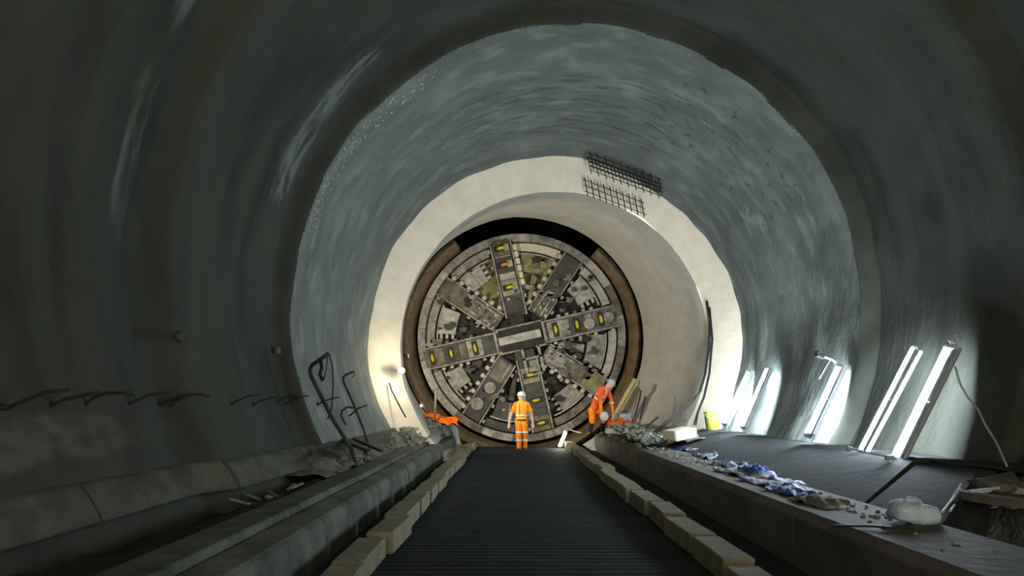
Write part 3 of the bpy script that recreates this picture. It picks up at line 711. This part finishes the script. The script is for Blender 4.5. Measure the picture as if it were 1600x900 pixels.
for k in range(7):
    a = Vector((-2.75+random.uniform(-.15, .15), 6.6+random.random()*1.3, 0)); a.z = zl((-2.47-a.x)/.9, a.y, a.x)+.04
    an = random.uniform(-1.2, .6); c = a+Vector((math.sin(an)*.3, math.cos(an)*.3, .03))
    tag(MB().bar(a, c, .04, .015, (0, 0, 1)).build('wood_splinter', 'stone'), 'pale wood splinter among the scraps in the left gutter', 'splinter', 'splinters in the left gutter')
# larger stones at the end of the left channel
for k, (px, py, D, r) in enumerate([(668, 668, 18.6, .16), (684, 662, 19.2, .14), (650, 664, 18, .13), (700, 664, 19.8, .12), (634, 672, 16.5, .14), (672, 656, 19.6, .10)]):
    p = P(px, py, D); p.z = zl_at(p.x, p.y)+r*.4
    tag(MB().chunk((0, 0, 0), r, 50+k).build('stone_lump', 'stone'), ['largest pale stone lump on the left rubble', 'pale lump right of the largest stone', 'stone lump left of the largest stone',
        'stone lump under the orange sheet end', 'stone lump nearest the camera on the left rubble', 'small lump just below the orange sheet'][k], 'stone').location = p
def sheet(name, label, cat, c, ux, uy, nx, ny, amp, m, seed, thick=.015, drop=None):
    """crumpled sheet lying over the ground"""
    vs = []; c = Vector(c); ux = Vector(ux); uy = Vector(uy); nrm = ux.cross(uy).normalized()
    if nrm.z < 0: nrm = -nrm
    for lay in (0, 1):
        for i in range(ny+1):
            for j in range(nx+1):
                s, t = j/nx-.5, i/ny-.5
                q = Vector((s*4, t*4, seed)); h = amp*(noise.noise(q)+.6*noise.noise(q*2.3)+.35*noise.noise(q*5.1))
                e = 1+.18*noise.noise(Vector((s*3+seed, t*3, 1)))
                p = c+ux*s*e+uy*t*e+nrm*(h+amp*.6*(1-(2*s)**2)*(1-(2*t)**2)-lay*thick)
                if drop: p = drop(p, s, t)
                vs.append(p)
    n1 = (nx+1)*(ny+1); fs = []
    for lay in (0, 1):
        for i in range(ny):
            for j in range(nx): a = lay*n1+i*(nx+1)+j; fs.append((a, a+1, a+nx+2, a+nx+1))
    for j in range(nx): fs += [(j, j+1, n1+j+1, n1+j), (ny*(nx+1)+j, ny*(nx+1)+j+1, n1+ny*(nx+1)+j+1, n1+ny*(nx+1)+j)]
    for i in range(ny): fs += [(i*(nx+1), (i+1)*(nx+1), n1+(i+1)*(nx+1), n1+i*(nx+1)), (i*(nx+1)+nx, (i+1)*(nx+1)+nx, n1+(i+1)*(nx+1)+nx, n1+i*(nx+1)+nx)]
    return tag(MB().add(vs, fs).build(name, m, None, True), label, cat)
sheet('plastic_sheet', 'bright orange plastic sheet crumpled on the left rubble', 'sheet', P(690, 655, 19.6), (1.0, .1, -.22), (.0, .9, .12), 18, 14, .12, 'tarp_orange', 1)
sheet('plastic_sheet', 'small blue plastic sheet beside the orange one', 'sheet', P(657, 654, 19.0), (.62, .1, -.10), (.0, .6, .05), 14, 12, .10, 'blue', 2)
for k, px in enumerate((699, 712)):
    D = 20.4-.2*k
    pts = [P(px-8, 664, D), P(px-2, 671, D), P(px+1, 684, D), P(px+3, 694, D), P(px+9, 700, D)]
    tag(MB().tube(pts, [(.03, .09), (.03, .11), (.025, .09), (.03, .11), (.02, .10)], 8).build('fabric_strip', 'duct', None, True), ['pale fabric strip hanging over the end of the left channel wall, left one', 'pale fabric strip at the very end of the left channel wall'][k], 'fabric')

# ------------------------------------------------------------ right side clutter
BK = P(1113, 657, 14.9)
root = thing('bucket', 'yellow green plastic bucket against the headwall', 'bucket', (BK.x, BK.y, .85))
zb = .0
MB().lathe([(.13, 0), (.14, .01), (.185, .38), (.20, .40), (.19, .42), (.165, .40), (.12, .03), (.02, .03)], (0, 0, zb), 20).build('body', 'bucket', root, True)
MB().tube([(.19, 0, .38), (.17, -.14, .30), (0, -.21, .26), (-.17, -.14, .30), (-.19, 0, .38)], .006, 6).build('handle', 'grey_metal', root)
# planks leaning by the bending worker
for k, (a, c, wd) in enumerate(((P(951, 666, 19.8), P(992, 592, 20.6), .12), (P(957, 668, 19.6), P(996, 598, 20.6), .10), (P(964, 668, 19.4), P(997, 606, 20.4), .14))):
    tag(MB().bar(a, c, wd, .05, (0, -1, .3), .008).build('timber_plank', 'timber' if k < 2 else 'timber_old'), ['leftmost yellow plank leaning on the collar right of the bending worker', 'middle yellow plank of the three leaning on the collar',
        'rightmost weathered plank of the three leaning on the collar'][k], 'plank')
sheet('tool_bag', 'orange bag lying beside the bending worker', 'bag', P(969, 661, 18.9), (.66, .05, -.05), (0, .5, .02), 14, 10, .14, 'tarp_orange', 4, .12)
root = thing('tool_case', 'grey tool case behind the orange bag', 'case', P(975, 662, 19.35))
MB().box((0, 0, .16), (.36, .3, .30), Matrix.Rotation(.3, 3, 'Z'), .03).build('case_body', 'grey_metal', root)
MB().tube([(-.1, -.05, .31), (-.08, -.05, .37), (.08, -.03, .37), (.1, -.03, .31)], .014, 6).build('handle', 'steel_dark', root)
# cables along the inner edge of the headwall
for k in range(4):
    o_ = k*1.6
    pts = [P(1104+o_*.6, 470, 16.2), P(1108+o_, 500, 16.2), P(1107+o_, 545, 16.15), P(1101+o_, 585, 16.0), P(1093+o_, 612, 15.7), P(1080-6*k, 632-2*k, 15.3), P(1050-5*k, 655, 15.1), P(1026-4*k, 676-k, 14.9)] if k < 2 else \
          [P(1104+o_, 480, 16.2), P(1109+o_, 530, 16.2), P(1104+o_, 585, 16.0), P(1096+o_, 620, 15.8), P(1086+o_, 645, 15.4), P(1078+3*k, 664, 15.2)]
    tag(MB().tube(pts, .022 if k == 0 else .018, 6).build('hanging_cable', 'cable', None, True), ['thick black cable hanging from the headwall edge and running down to the rubble', 'thinner black cable running to the rubble below the thick one',
        'black cable dropping straight behind the slab end', 'outermost black cable beside the pale headwall'][k], 'cable')
tag(MB().box((0, 0, 0), (.55, .5, .22), Matrix.Rotation(.35, 3, 'Z') @ Matrix.Rotation(-.15, 3, 'Y'), .03).build('concrete_lump', 'head'), 'pale concrete lump at the far end of the long sloping slab', 'concrete').location = P(1062, 678, 13.7)
for k, (a, c) in enumerate(((P(1010, 668, 15.5), P(1028, 652, 16)), (P(1000, 655, 16.5), P(1008, 620, 17.2)), (P(992, 650, 17), P(1002, 610, 17.6)), (P(1040, 672, 14.6), P(1072, 655, 14.9)))):
    tag(MB().tube([a, (a+c)/2+Vector((.02, 0, .03)), c], .022, 6).build('steel_rod', 'rebar'), ['short rod lying on the right rubble', 'rod leaning on the right of the bore', 'rod leaning beside the timber planks', 'rod lying at the pale concrete lump'][k], 'rod')
# sheeting and litter on the right channel wall
random.seed(5)
LT = [(1075, 700, .5, 'blue', 'blue sheet scrap at the far end of the right channel top'), (1108, 711, .5, 'bluegrey', 'grey blue scrap beside the far blue sheet'),
      (1165, 736, .65, 'bluegrey', 'crumpled grey sheet in the middle of the right channel top'), (1205, 750, .6, 'bluegrey', 'pale crumpled sheet on the right channel top'),
      (1238, 764, .45, 'blue', 'blue sheet scrap nearest the camera on the right channel top'), (1180, 738, .3, 'blue', 'small blue scrap on the crumpled grey sheet'),
      (1090, 703, .4, 'duct', 'pale scrap between the two far scraps on the right channel top'), (1138, 724, .45, 'bluegrey', 'long grey scrap behind the crumpled grey sheet'),
      (1280, 780, .4, 'spoil', 'flat muddy scrap nearest the camera on the right channel top')]
for k, (px, py, s, m, lb) in enumerate(LT):
    D = 950/(py-628)
    c = P(px, py, D); c.z = .535 if k != 5 else .60
    sheet('plastic_scrap', lb, 'scrap', c, (s*.8, .1, .03), (-.1, s*1.5, 0), 14, 14, .05, m, 10+k, .006)
for k in range(26):
    D = random.uniform(4.2, 13); x = random.uniform(2.85, 3.35); r = random.uniform(.012, .03)
    o = tag(MB().chunk((0, 0, 0), r, 100+k).build('stone_chip', 'stone'), 'small loose stone chip on the top of the right channel wall', 'stone', 'stone chips on the right channel wall')
    o.location = (x, D, .51+r*.3)
# white sack
c = P(1428, 806, 5.25); c.z = .5
vs, fs = [], []; nu, nv = 24, 14
root = thing('sack', 'lumpy white woven sack on the right channel top', 'sack', (c.x, c.y, .505))
for i in range(nv+1):
    v = PI*i/nv-PI/2
    for j in range(nu):
        u = 2*PI*j/nu
        cx, sx = math.copysign(abs(math.cos(u))**.6, math.cos(u)), math.copysign(abs(math.sin(u))**.6, math.sin(u))
        cv = abs(math.cos(v))**.5; sv = math.copysign(abs(math.sin(v))**.7, math.sin(v))
        h = 1+.13*noise.noise(Vector((cx*1.6, sx*1.6, sv*1.6)))+.05*noise.noise(Vector((cx*5, sx*5, sv*5)))
        vs.append((.19*cx*cv*h, .13*sx*cv*h, max(-.0, .085+.09*sv*h+.02*cx*-1)))
fs = [(i*nu+j, i*nu+(j+1) % nu, (i+1)*nu+(j+1) % nu, (i+1)*nu+j) for i in range(nv) for j in range(nu)]
MB().add(vs, fs).build('body', 'sack', root, True)
MB().tube([(-.10, -.02, .165), (-.06, -.03, .195), (.0, -.02, .185), (.06, .0, .17)], [.02, .035, .03, .015], 8).build('gathered_neck', 'sack', root, True)
root = thing('cutting_tool', 'small dark tool lying in front of the white sack', 'tool', (2.98, 4.95, .51))
MB().box((0, 0, .02), (.26, .05, .03), Matrix.Rotation(.2, 3, 'Z'), .008).build('tool_body', 'steel_dark', root)
MB().box((.05, .05, .03), (.10, .05, .04), Matrix.Rotation(.5, 3, 'Z'), .01).build('grip', 'bluegrey', root)
MB().tube([(-.1, 0, .02), (-.16, .05, .02), (-.28, .08, .015), (-.45, .12, .012)], .01, 6).build('lead', 'cable', root)
# spoil heap, slab and sticks at the right edge
b = MB(); vs = []; nx, ny = 24, 24
def heap(x, y):
    h = .62*math.exp(-((x-5.3)/.75)**2-((y-5.9)/.9)**2)+.08*noise.noise(Vector((x*3, y*3, 0)))+.05*noise.noise(Vector((x*8, y*8, 3)))
    return .30+max(0, h)
struct(grid('floor_heap', 'spoil', lambda s, D: 4.35+2.2*s, lambda t: 3.2+3.3*t, 26, 30, lambda s, D, x: heap(x, D)*min(1, s*6+.15)), 'grey spoil heaped against the lining at the right edge')
c = P(1575, 800, 5.75)
sl = [(math.cos(a)*(.52+.04*math.sin(3*a)), math.sin(a)*(.42+.05*math.cos(2*a))) for a in [2*PI*i/22 for i in range(22)]]
b = MB(); n = len(sl)
b.add([(x, y, .0) for x, y in sl]+[(x*.94, y*.94, .07) for x, y in sl], [tuple(range(n-1, -1, -1)), tuple(range(n, 2*n))]+[(i, (i+1) % n, (i+1) % n+n, i+n) for i in range(n)])
o = tag(b.build('round_slab', 'kerb_r'), 'thin round edged slab jutting from the heap at the right edge', 'slab'); o.location = (c.x+.1, c.y, .60); o.rotation_euler = (.03, .04, .2)
o = tag(MB().chunk((0, 0, 0), .24, 77, .8).build('boulder', 'kerb_r'), 'large grey boulder on the heap at the right edge', 'boulder'); o.location = P(1562, 752, 6.0)
for k in range(6):
    px, py = [(1555, 775), (1590, 768), (1535, 772), (1582, 788), (1550, 790), (1596, 780)][k]
    o = tag(MB().chunk((0, 0, 0), [.08, .1, .06, .07, .05, .08][k], 200+k).build('stone_lump', 'stone'), ['grey lump below the boulder', 'lump at the picture edge below the boulder', 'small lump left of the boulder', 'lump on the round slab near the picture edge', 'smallest lump on the round slab', 'lump at the edge of the round slab'][k], 'stone')
    o.location = P(px, py, 5.8)
for k, (a, c) in enumerate((((1462, 818), (1502, 756)), ((1472, 800), (1500, 764)), ((1485, 798), (1499, 776)))):
    tag(MB().tube([P(*a, 5.3), P((a[0]+c[0])/2, (a[1]+c[1])/2+1, 5.6), P(*c, 5.9)], .010, 6).build('thin_rod', 'cable_pale'), ['longest pale rod leaning beside the white sack', 'middle pale rod beside the white sack', 'shortest pale rod beside the white sack'][k], 'rod')
for k, (a, c) in enumerate((((1515, 768), (1560, 762)), ((1520, 776), (1548, 765)))):
    tag(MB().bar(P(*a, 5.7), P(*c, 5.8), .03, .02).build('pale_strip', 'cable_pale'), ['pale strip lying across the heap under the boulder', 'short pale strip crossing the other one on the heap'][k], 'strip')
# pock mark on the left lining
for (px, py, lb) in ((270, 526, 'dark drilled hole plug on the left lining'), (428, 548, 'small pale plate on the left lining')):
    D = 8
    for _ in range(25): D = -wall_x(D, 1.5+(628-py)*D/1000, -1)/((800-px)/1000)
    p = P(px, py, D)
    o = tag(MB().lathe([(.05, -.03), (.07, .0), (.06, .03), (.03, .04)], (0, 0, 0), 10, 'z', Matrix.Rotation(PI/2, 3, 'Y')).build('wall_plug', 'steel_dark' if px < 300 else 'kerb'), lb, 'plug'); o.location = p+Vector((.06, 0, 0))

# ------------------------------------------------------------ people
def person(name, label, loc, rz, segs, fingers, extras, face):
    """segs: (p0, p1, r0, r1, material, flatten) tapered limbs fused into one surface"""
    root = thing(name, label, 'person', loc, rz)
    b = MB(); info = []
    for (p0, p1, r0, r1, m, fl) in segs:
        p0 = Vector(p0); p1 = Vector(p1); k = 6; n = 14
        d = (p1-p0); ln = d.length; t = d.normalized()
        ref = Vector((0, 1, 0)) if abs(t.y) < .8 else Vector((0, 0, 1))
        x = t.cross(ref).normalized(); y = x.cross(t)
        prof = [(-r0*.95, .28), (-r0*.7, .7), (-r0*.35, .93)]
        st = [(p0+t*h, r0*q) for h, q in prof]+[(p0+d*(i/k), r0+(r1-r0)*i/k) for i in range(k+1)]+[(p1-t*h/r0*r1, r1*q) for h, q in prof[::-1]]
        vs = []
        for c, r in st:
            for j in range(n):
                a = 2*PI*j/n; vs.append(c+x*math.cos(a)*r+y*math.sin(a)*r*fl)
        K = len(st)
        b.add(vs, [(i*n+j, i*n+(j+1) % n, (i+1)*n+(j+1) % n, (i+1)*n+j) for i in range(K-1) for j in range(n)]+[tuple(range(n-1, -1, -1)), tuple(range((K-1)*n, K*n))])
        info.append((p0, p1, r0, r1, m, fl))
    for pts in fingers:
        pts = [Vector(p) for p in pts]; b.tube(pts, [.0105]+[.0095]*(len(pts)-2)+[.0085], 8)
        for a, c in zip(pts, pts[1:]): info.append((a, c, .01, .009, 'skin', 1))
    tmp = b.build('tmp', 'skin')
    md = tmp.modifiers.new('r', 'REMESH'); md.mode = 'VOXEL'; md.voxel_size = .011; md.use_smooth_shade = True
    ms = tmp.modifiers.new('s', 'SMOOTH'); ms.factor = .5; ms.iterations = 3
    dg = bpy.context.evaluated_depsgraph_get(); dg.update()
    me = bpy.data.meshes.new_from_object(tmp.evaluated_get(dg)); me.name = 'body'
    bpy.data.objects.remove(tmp, do_unlink=True)
    me.materials.clear(); mats = []
    for s in info:
        if s[4] not in mats: mats.append(s[4])
    if 'reflective' not in mats: mats.append('reflective')
    for m in mats: me.materials.append(M[m])
    idx = []
    for p in me.polygons:
        c = p.center; best = 1e9; bi = 0
        for (a, e, r0, r1, m, fl) in info:
            d = e-a; t = max(0, min(1, (c-a).dot(d)/d.length_squared)); dd = (c-(a+d*t)).length-(r0+(r1-r0)*t)
            if dd < best: best = dd; bi = mats.index(m); bm_ = m
        idx.append(bi)
    me.polygons.foreach_set('material_index', idx)
    me.polygons.foreach_set('use_smooth', [True]*len(me.polygons))
    o = bpy.data.objects.new('body', me); col.objects.link(o); o.parent = root
    made = {}
    for (nm, m, mb) in extras: made[nm] = mb.build(nm, m, made['helmet'] if nm == 'helmet_brim' else root, True)
    return root
def band(c, rx, ry, h, tilt=None, n=24, th=.012):
    b = MB(); R = tilt or Matrix.Identity(3); vs = []
    for (k, z) in ((0, -h/2), (0, h/2), (1, h/2), (1, -h/2)):
        for j in range(n):
            a = 2*PI*j/n; vs.append(R @ Vector(((rx+(0 if k else th))*math.cos(a), (ry+(0 if k else th))*math.sin(a), z))+Vector(c))
    b.add(vs, [(k*n+j, k*n+(j+1) % n, ((k+1) % 4)*n+(j+1) % n, ((k+1) % 4)*n+j) for k in range(4) for j in range(n)]); return b
def helmet(c, R=None, s=1.0):
    prof = [(.122, .0), (.128, .005), (.130, .03), (.124, .07), (.105, .105), (.07, .13), (.03, .142), (.004, .145)]
    b = MB(); b.lathe([(r*s, h*s) for r, h in prof], c, 22, 'z', R)
    return b
def brim(c, R=None, s=1.0, front=(0, -1)):
    b = MB(); R = R or Matrix.Identity(3); n = 24; vs = []
    for (k, z) in ((1.0, .008), (1.0, -.004), (.8, -.004), (.8, .012)):
        for j in range(n):
            a = 2*PI*j/n; x, y = math.cos(a), math.sin(a); f = max(0, x*front[0]+y*front[1])
            r = (.135+.045*f**2)*k*s; vs.append(R @ Vector((x*r, y*r, z))+Vector(c))
    b.add(vs, [(k*n+j, k*n+(j+1) % n, ((k+1) % 4)*n+(j+1) % n, ((k+1) % 4)*n+j) for k in range(4) for j in range(n)]); return b
def hand(w, d, side, palm_n=Vector((0, -1, 0))):
    """wrist w, pointing d; returns palm seg and finger chains"""
    w = Vector(w); d = Vector(d).normalized(); n = palm_n; x = d.cross(n).normalized()
    n = x.cross(d).normalized()
    p0 = w+d*.02; p1 = w+d*.085; f = []
    for k, (o_, L) in enumerate(((-.030, .062), (-.010, .075), (.011, .070), (.030, .055))):
        a = p1+x*o_; f.append([a-d*.02, a+d*L*.4+n*.006, a+d*L*.75+n*.022, a+d*L*.95+n*.045])
    th = w+d*.03-x*.03*side
    f.append([th, th-x*.03*side+d*.02+n*.01, th-x*.04*side+d*.05+n*.025])
    return (p0, p1, .030, .038, 'skin', .55), f
# --- walking worker
HY = 'hivis_y'; HO = 'hivis'
hl, fl_ = hand((-.375, -.03, .86), (-.06, -.10, -1), 1)
hr, fr_ = hand((.335, -.05, .88), (.05, -.12, -1), -1)
segs = [((0, 0, .98), (0, .0, 1.18), .165, .165, HY, .68), ((0, 0, 1.18), (0, 0, 1.38), .165, .185, HY, .66), ((-.10, 0, 1.42), (.10, 0, 1.42), .10, .10, HY, .9),
        ((-.17, 0, 1.43), (-.26, .0, 1.24), .078, .068, HO, 1), ((.17, 0, 1.43), (.26, 0, 1.24), .078, .068, HY, 1),
        ((-.26, 0, 1.24), (-.315, .01, 1.14), .050, .046, 'skin', 1), ((.26, 0, 1.24), (.295, .01, 1.14), .050, .046, 'skin', 1),
        ((-.315, .01, 1.14), (-.375, -.03, .86), .045, .030, 'skin', 1), ((.295, .01, 1.14), (.335, -.05, .88), .045, .030, 'skin', 1), hl, hr,
        ((-.09, 0, .95), (.09, 0, .95), .115, .115, HO, .9),
        ((-.09, 0, .92), (-.085, -.05, .52), .108, .082, HO, 1), ((.09, 0, .92), (.095, .02, .52), .108, .082, HO, 1),
        ((-.085, -.05, .52), (-.075, -.02, .14), .082, .072, HO, 1), ((.095, .02, .52), (.10, .10, .15), .082, .072, HO, 1),
        ((-.075, -.02, .10), (-.085, -.16, .05), .055, .045, 'boot', 1), ((.10, .10, .10), (.115, -.04, .05), .055, .045, 'boot', 1),
        ((0, -.005, 1.45), (0, -.01, 1.56), .058, .055, 'skin', 1), ((0, -.015, 1.575), (0, -.012, 1.68), .078, .092, 'skin', 1.12),
        ((0, -.105, 1.625), (0, -.122, 1.605), .012, .016, 'skin', 1), ((-.09, 0, 1.61), (-.092, 0, 1.64), .017, .02, 'skin', .6), ((.09, 0, 1.61), (.092, 0, 1.64), .017, .02, 'skin', .6)]
ex = [('helmet', 'white', helmet((0, 0, 1.675))), ('helmet_brim', 'white', brim((0, 0, 1.68))),
      ('eye', 'skin_dark', MB().box((-.034, -.103, 1.645), (.026, .014, .010), None, .004)), ('eye', 'skin_dark', MB().box((.034, -.103, 1.645), (.026, .014, .010), None, .004)),
      ('mouth', 'skin_dark', MB().box((0, -.096, 1.567), (.045, .012, .008), None, .003)),
      ('waist_band', 'reflective', band((0, 0, 1.10), .168, .118, .05)), ('thigh_band', 'reflective', band((-.082, -.04, .60), .088, .092, .06)), ('thigh_band', 'reflective', band((.095, .01, .60), .088, .092, .06)),
      ('shin_band', 'reflective', band((-.08, -.035, .36), .078, .082, .05)), ('shin_band', 'reflective', band((.098, .06, .36), .078, .082, .05)),
      ('brace_strap', 'reflective', MB().tube([(-.10, -.13, 1.46), (-.105, -.135, 1.3), (-.10, -.125, 1.12)], [(.02, .008)]*3, 8)),
      ('brace_strap', 'reflective', MB().tube([(.10, -.13, 1.46), (.105, -.135, 1.3), (.10, -.125, 1.12)], [(.02, .008)]*3, 8)),
      ('belt', 'boot', band((0, 0, .965), .175, .125, .04)), ('radio', 'boot', MB().box((.235, -.05, .90), (.08, .07, .12), None, .015))]
w1 = P(815, 707, 19.0)
person('person', 'worker in orange overalls and white helmet walking along the slab', (w1.x, w1.y, 0.0), 0, segs, fl_+fr_, ex, None)
# --- bending worker on the right channel wall
HR = 'hivis_red'
hl, fl_ = hand((.36, -.22, .66), (.08, -.12, -1), 1)
hr, fr_ = hand((.02, -.34, .64), (.05, -.1, -1), -1)
segs = [((-.12, .05, .80), (-.02, .0, 1.06), .16, .165, HR, .8), ((-.02, 0, 1.06), (.12, -.08, 1.30), .17, .18, HR, .72), ((.03, -.14, 1.36), (.22, -.05, 1.36), .10, .10, HR, .9),
        ((.24, -.05, 1.36), (.34, -.10, 1.06), .075, .06, HR, 1), ((.34, -.10, 1.06), (.36, -.22, .70), .058, .045, HO, 1),
        ((.0, -.18, 1.34), (.0, -.26, 1.02), .075, .06, HR, 1), ((.0, -.26, 1.02), (.02, -.34, .68), .058, .045, HO, 1), hl, hr,
        ((-.20, .05, .74), (-.02, .06, .74), .13, .13, HO, .95),
        ((-.20, .04, .72), (-.22, -.10, .42), .115, .09, HO, 1), ((-.02, .06, .72), (.12, .0, .42), .115, .09, HR, 1),
        ((-.22, -.10, .42), (-.26, .06, .12), .085, .065, 'navy', 1), ((.12, .0, .42), (.12, .12, .12), .085, .065, 'navy', 1),
        ((-.26, .06, .09), (-.26, -.10, .05), .055, .045, 'boot', 1), ((.12, .12, .09), (.14, -.04, .05), .055, .045, 'boot', 1),
        ((.16, -.10, 1.40), (.26, -.14, 1.47), .06, .055, 'skin', 1), ((.27, -.145, 1.475), (.335, -.17, 1.51), .085, .092, 'skin', 1.05),
        ((.375, -.20, 1.44), (.385, -.205, 1.43), .012, .015, 'skin', 1), ((.25, -.235, 1.48), (.27, -.245, 1.50), .017, .019, 'skin', .6)]
Rt = Matrix.Rotation(.55, 3, 'Y') @ Matrix.Rotation(.15, 3, 'X')
hc = Vector((.31, -.16, 1.53))
up = (Vector((.12, -.08, 1.30))-Vector((-.02, 0, 1.06))).normalized()
Rb = up.to_track_quat('Z', 'Y').to_matrix()
ex = [('helmet', 'grey_metal', helmet(hc, Rt)), ('helmet_brim', 'grey_metal', brim(hc+Vector((0, 0, .0)), Rt, 1, (1, -.3))),
      ('chest_band', 'reflective', band((.06, -.045, 1.20), .185, .135, .05, Rb)), ('waist_band', 'reflective', band((-.0, -.01, 1.08), .182, .14, .05, Rb)),
      ('shoulder_strap', 'reflective', MB().tube([(.19, -.19, 1.40), (.19, -.20, 1.28), (.10, -.18, 1.08)], [(.025, .01)]*3, 8)),
      ('arm_band', 'reflective', band((.345, -.13, .96), .062, .062, .05)), ('eye', 'skin_dark', MB().box((.375, -.235, 1.49), (.02, .02, .012), None, .004)), ('eye', 'skin_dark', MB().box((.40, -.17, 1.475), (.02, .02, .012), None, .004)),
      ('mouth', 'skin_dark', MB().box((.36, -.21, 1.40), (.03, .03, .008), None, .003))]
w2 = P(931, 686, 19.0)
person('person', 'worker in red orange jacket with silver bands bending over at the right wall', (w2.x+.1, w2.y, .51), 0, segs, fl_+fr_, ex, None)
root = thing('white_bag', 'white bag with painted yellow light held in front of the bending worker', 'bag', (w2.x+.20, w2.y-.42, .95))
b = MB(); vs = []; nu, nv = 18, 10
for i in range(nv+1):
    v = PI*i/nv-PI/2
    for j in range(nu):
        u = 2*PI*j/nu; h = 1+.15*noise.noise(Vector((math.cos(u)*1.5, math.sin(u)*1.5, v)))
        vs.append((.13*math.cos(u)*math.cos(v)*h, .09*math.sin(u)*math.cos(v)*h, .13+.14*math.sin(v)*h))
b.add(vs, [(i*nu+j, i*nu+(j+1) % nu, (i+1)*nu+(j+1) % nu, (i+1)*nu+j) for i in range(nv) for j in range(nu)]); b.build('body', 'sack', root, True)
MB().box((0, -.088, .12), (.12, .03, .05), None, .01).build('yellow_light_patch', 'yellow', root)  # yellow light on the white bag, painted as a raised patch
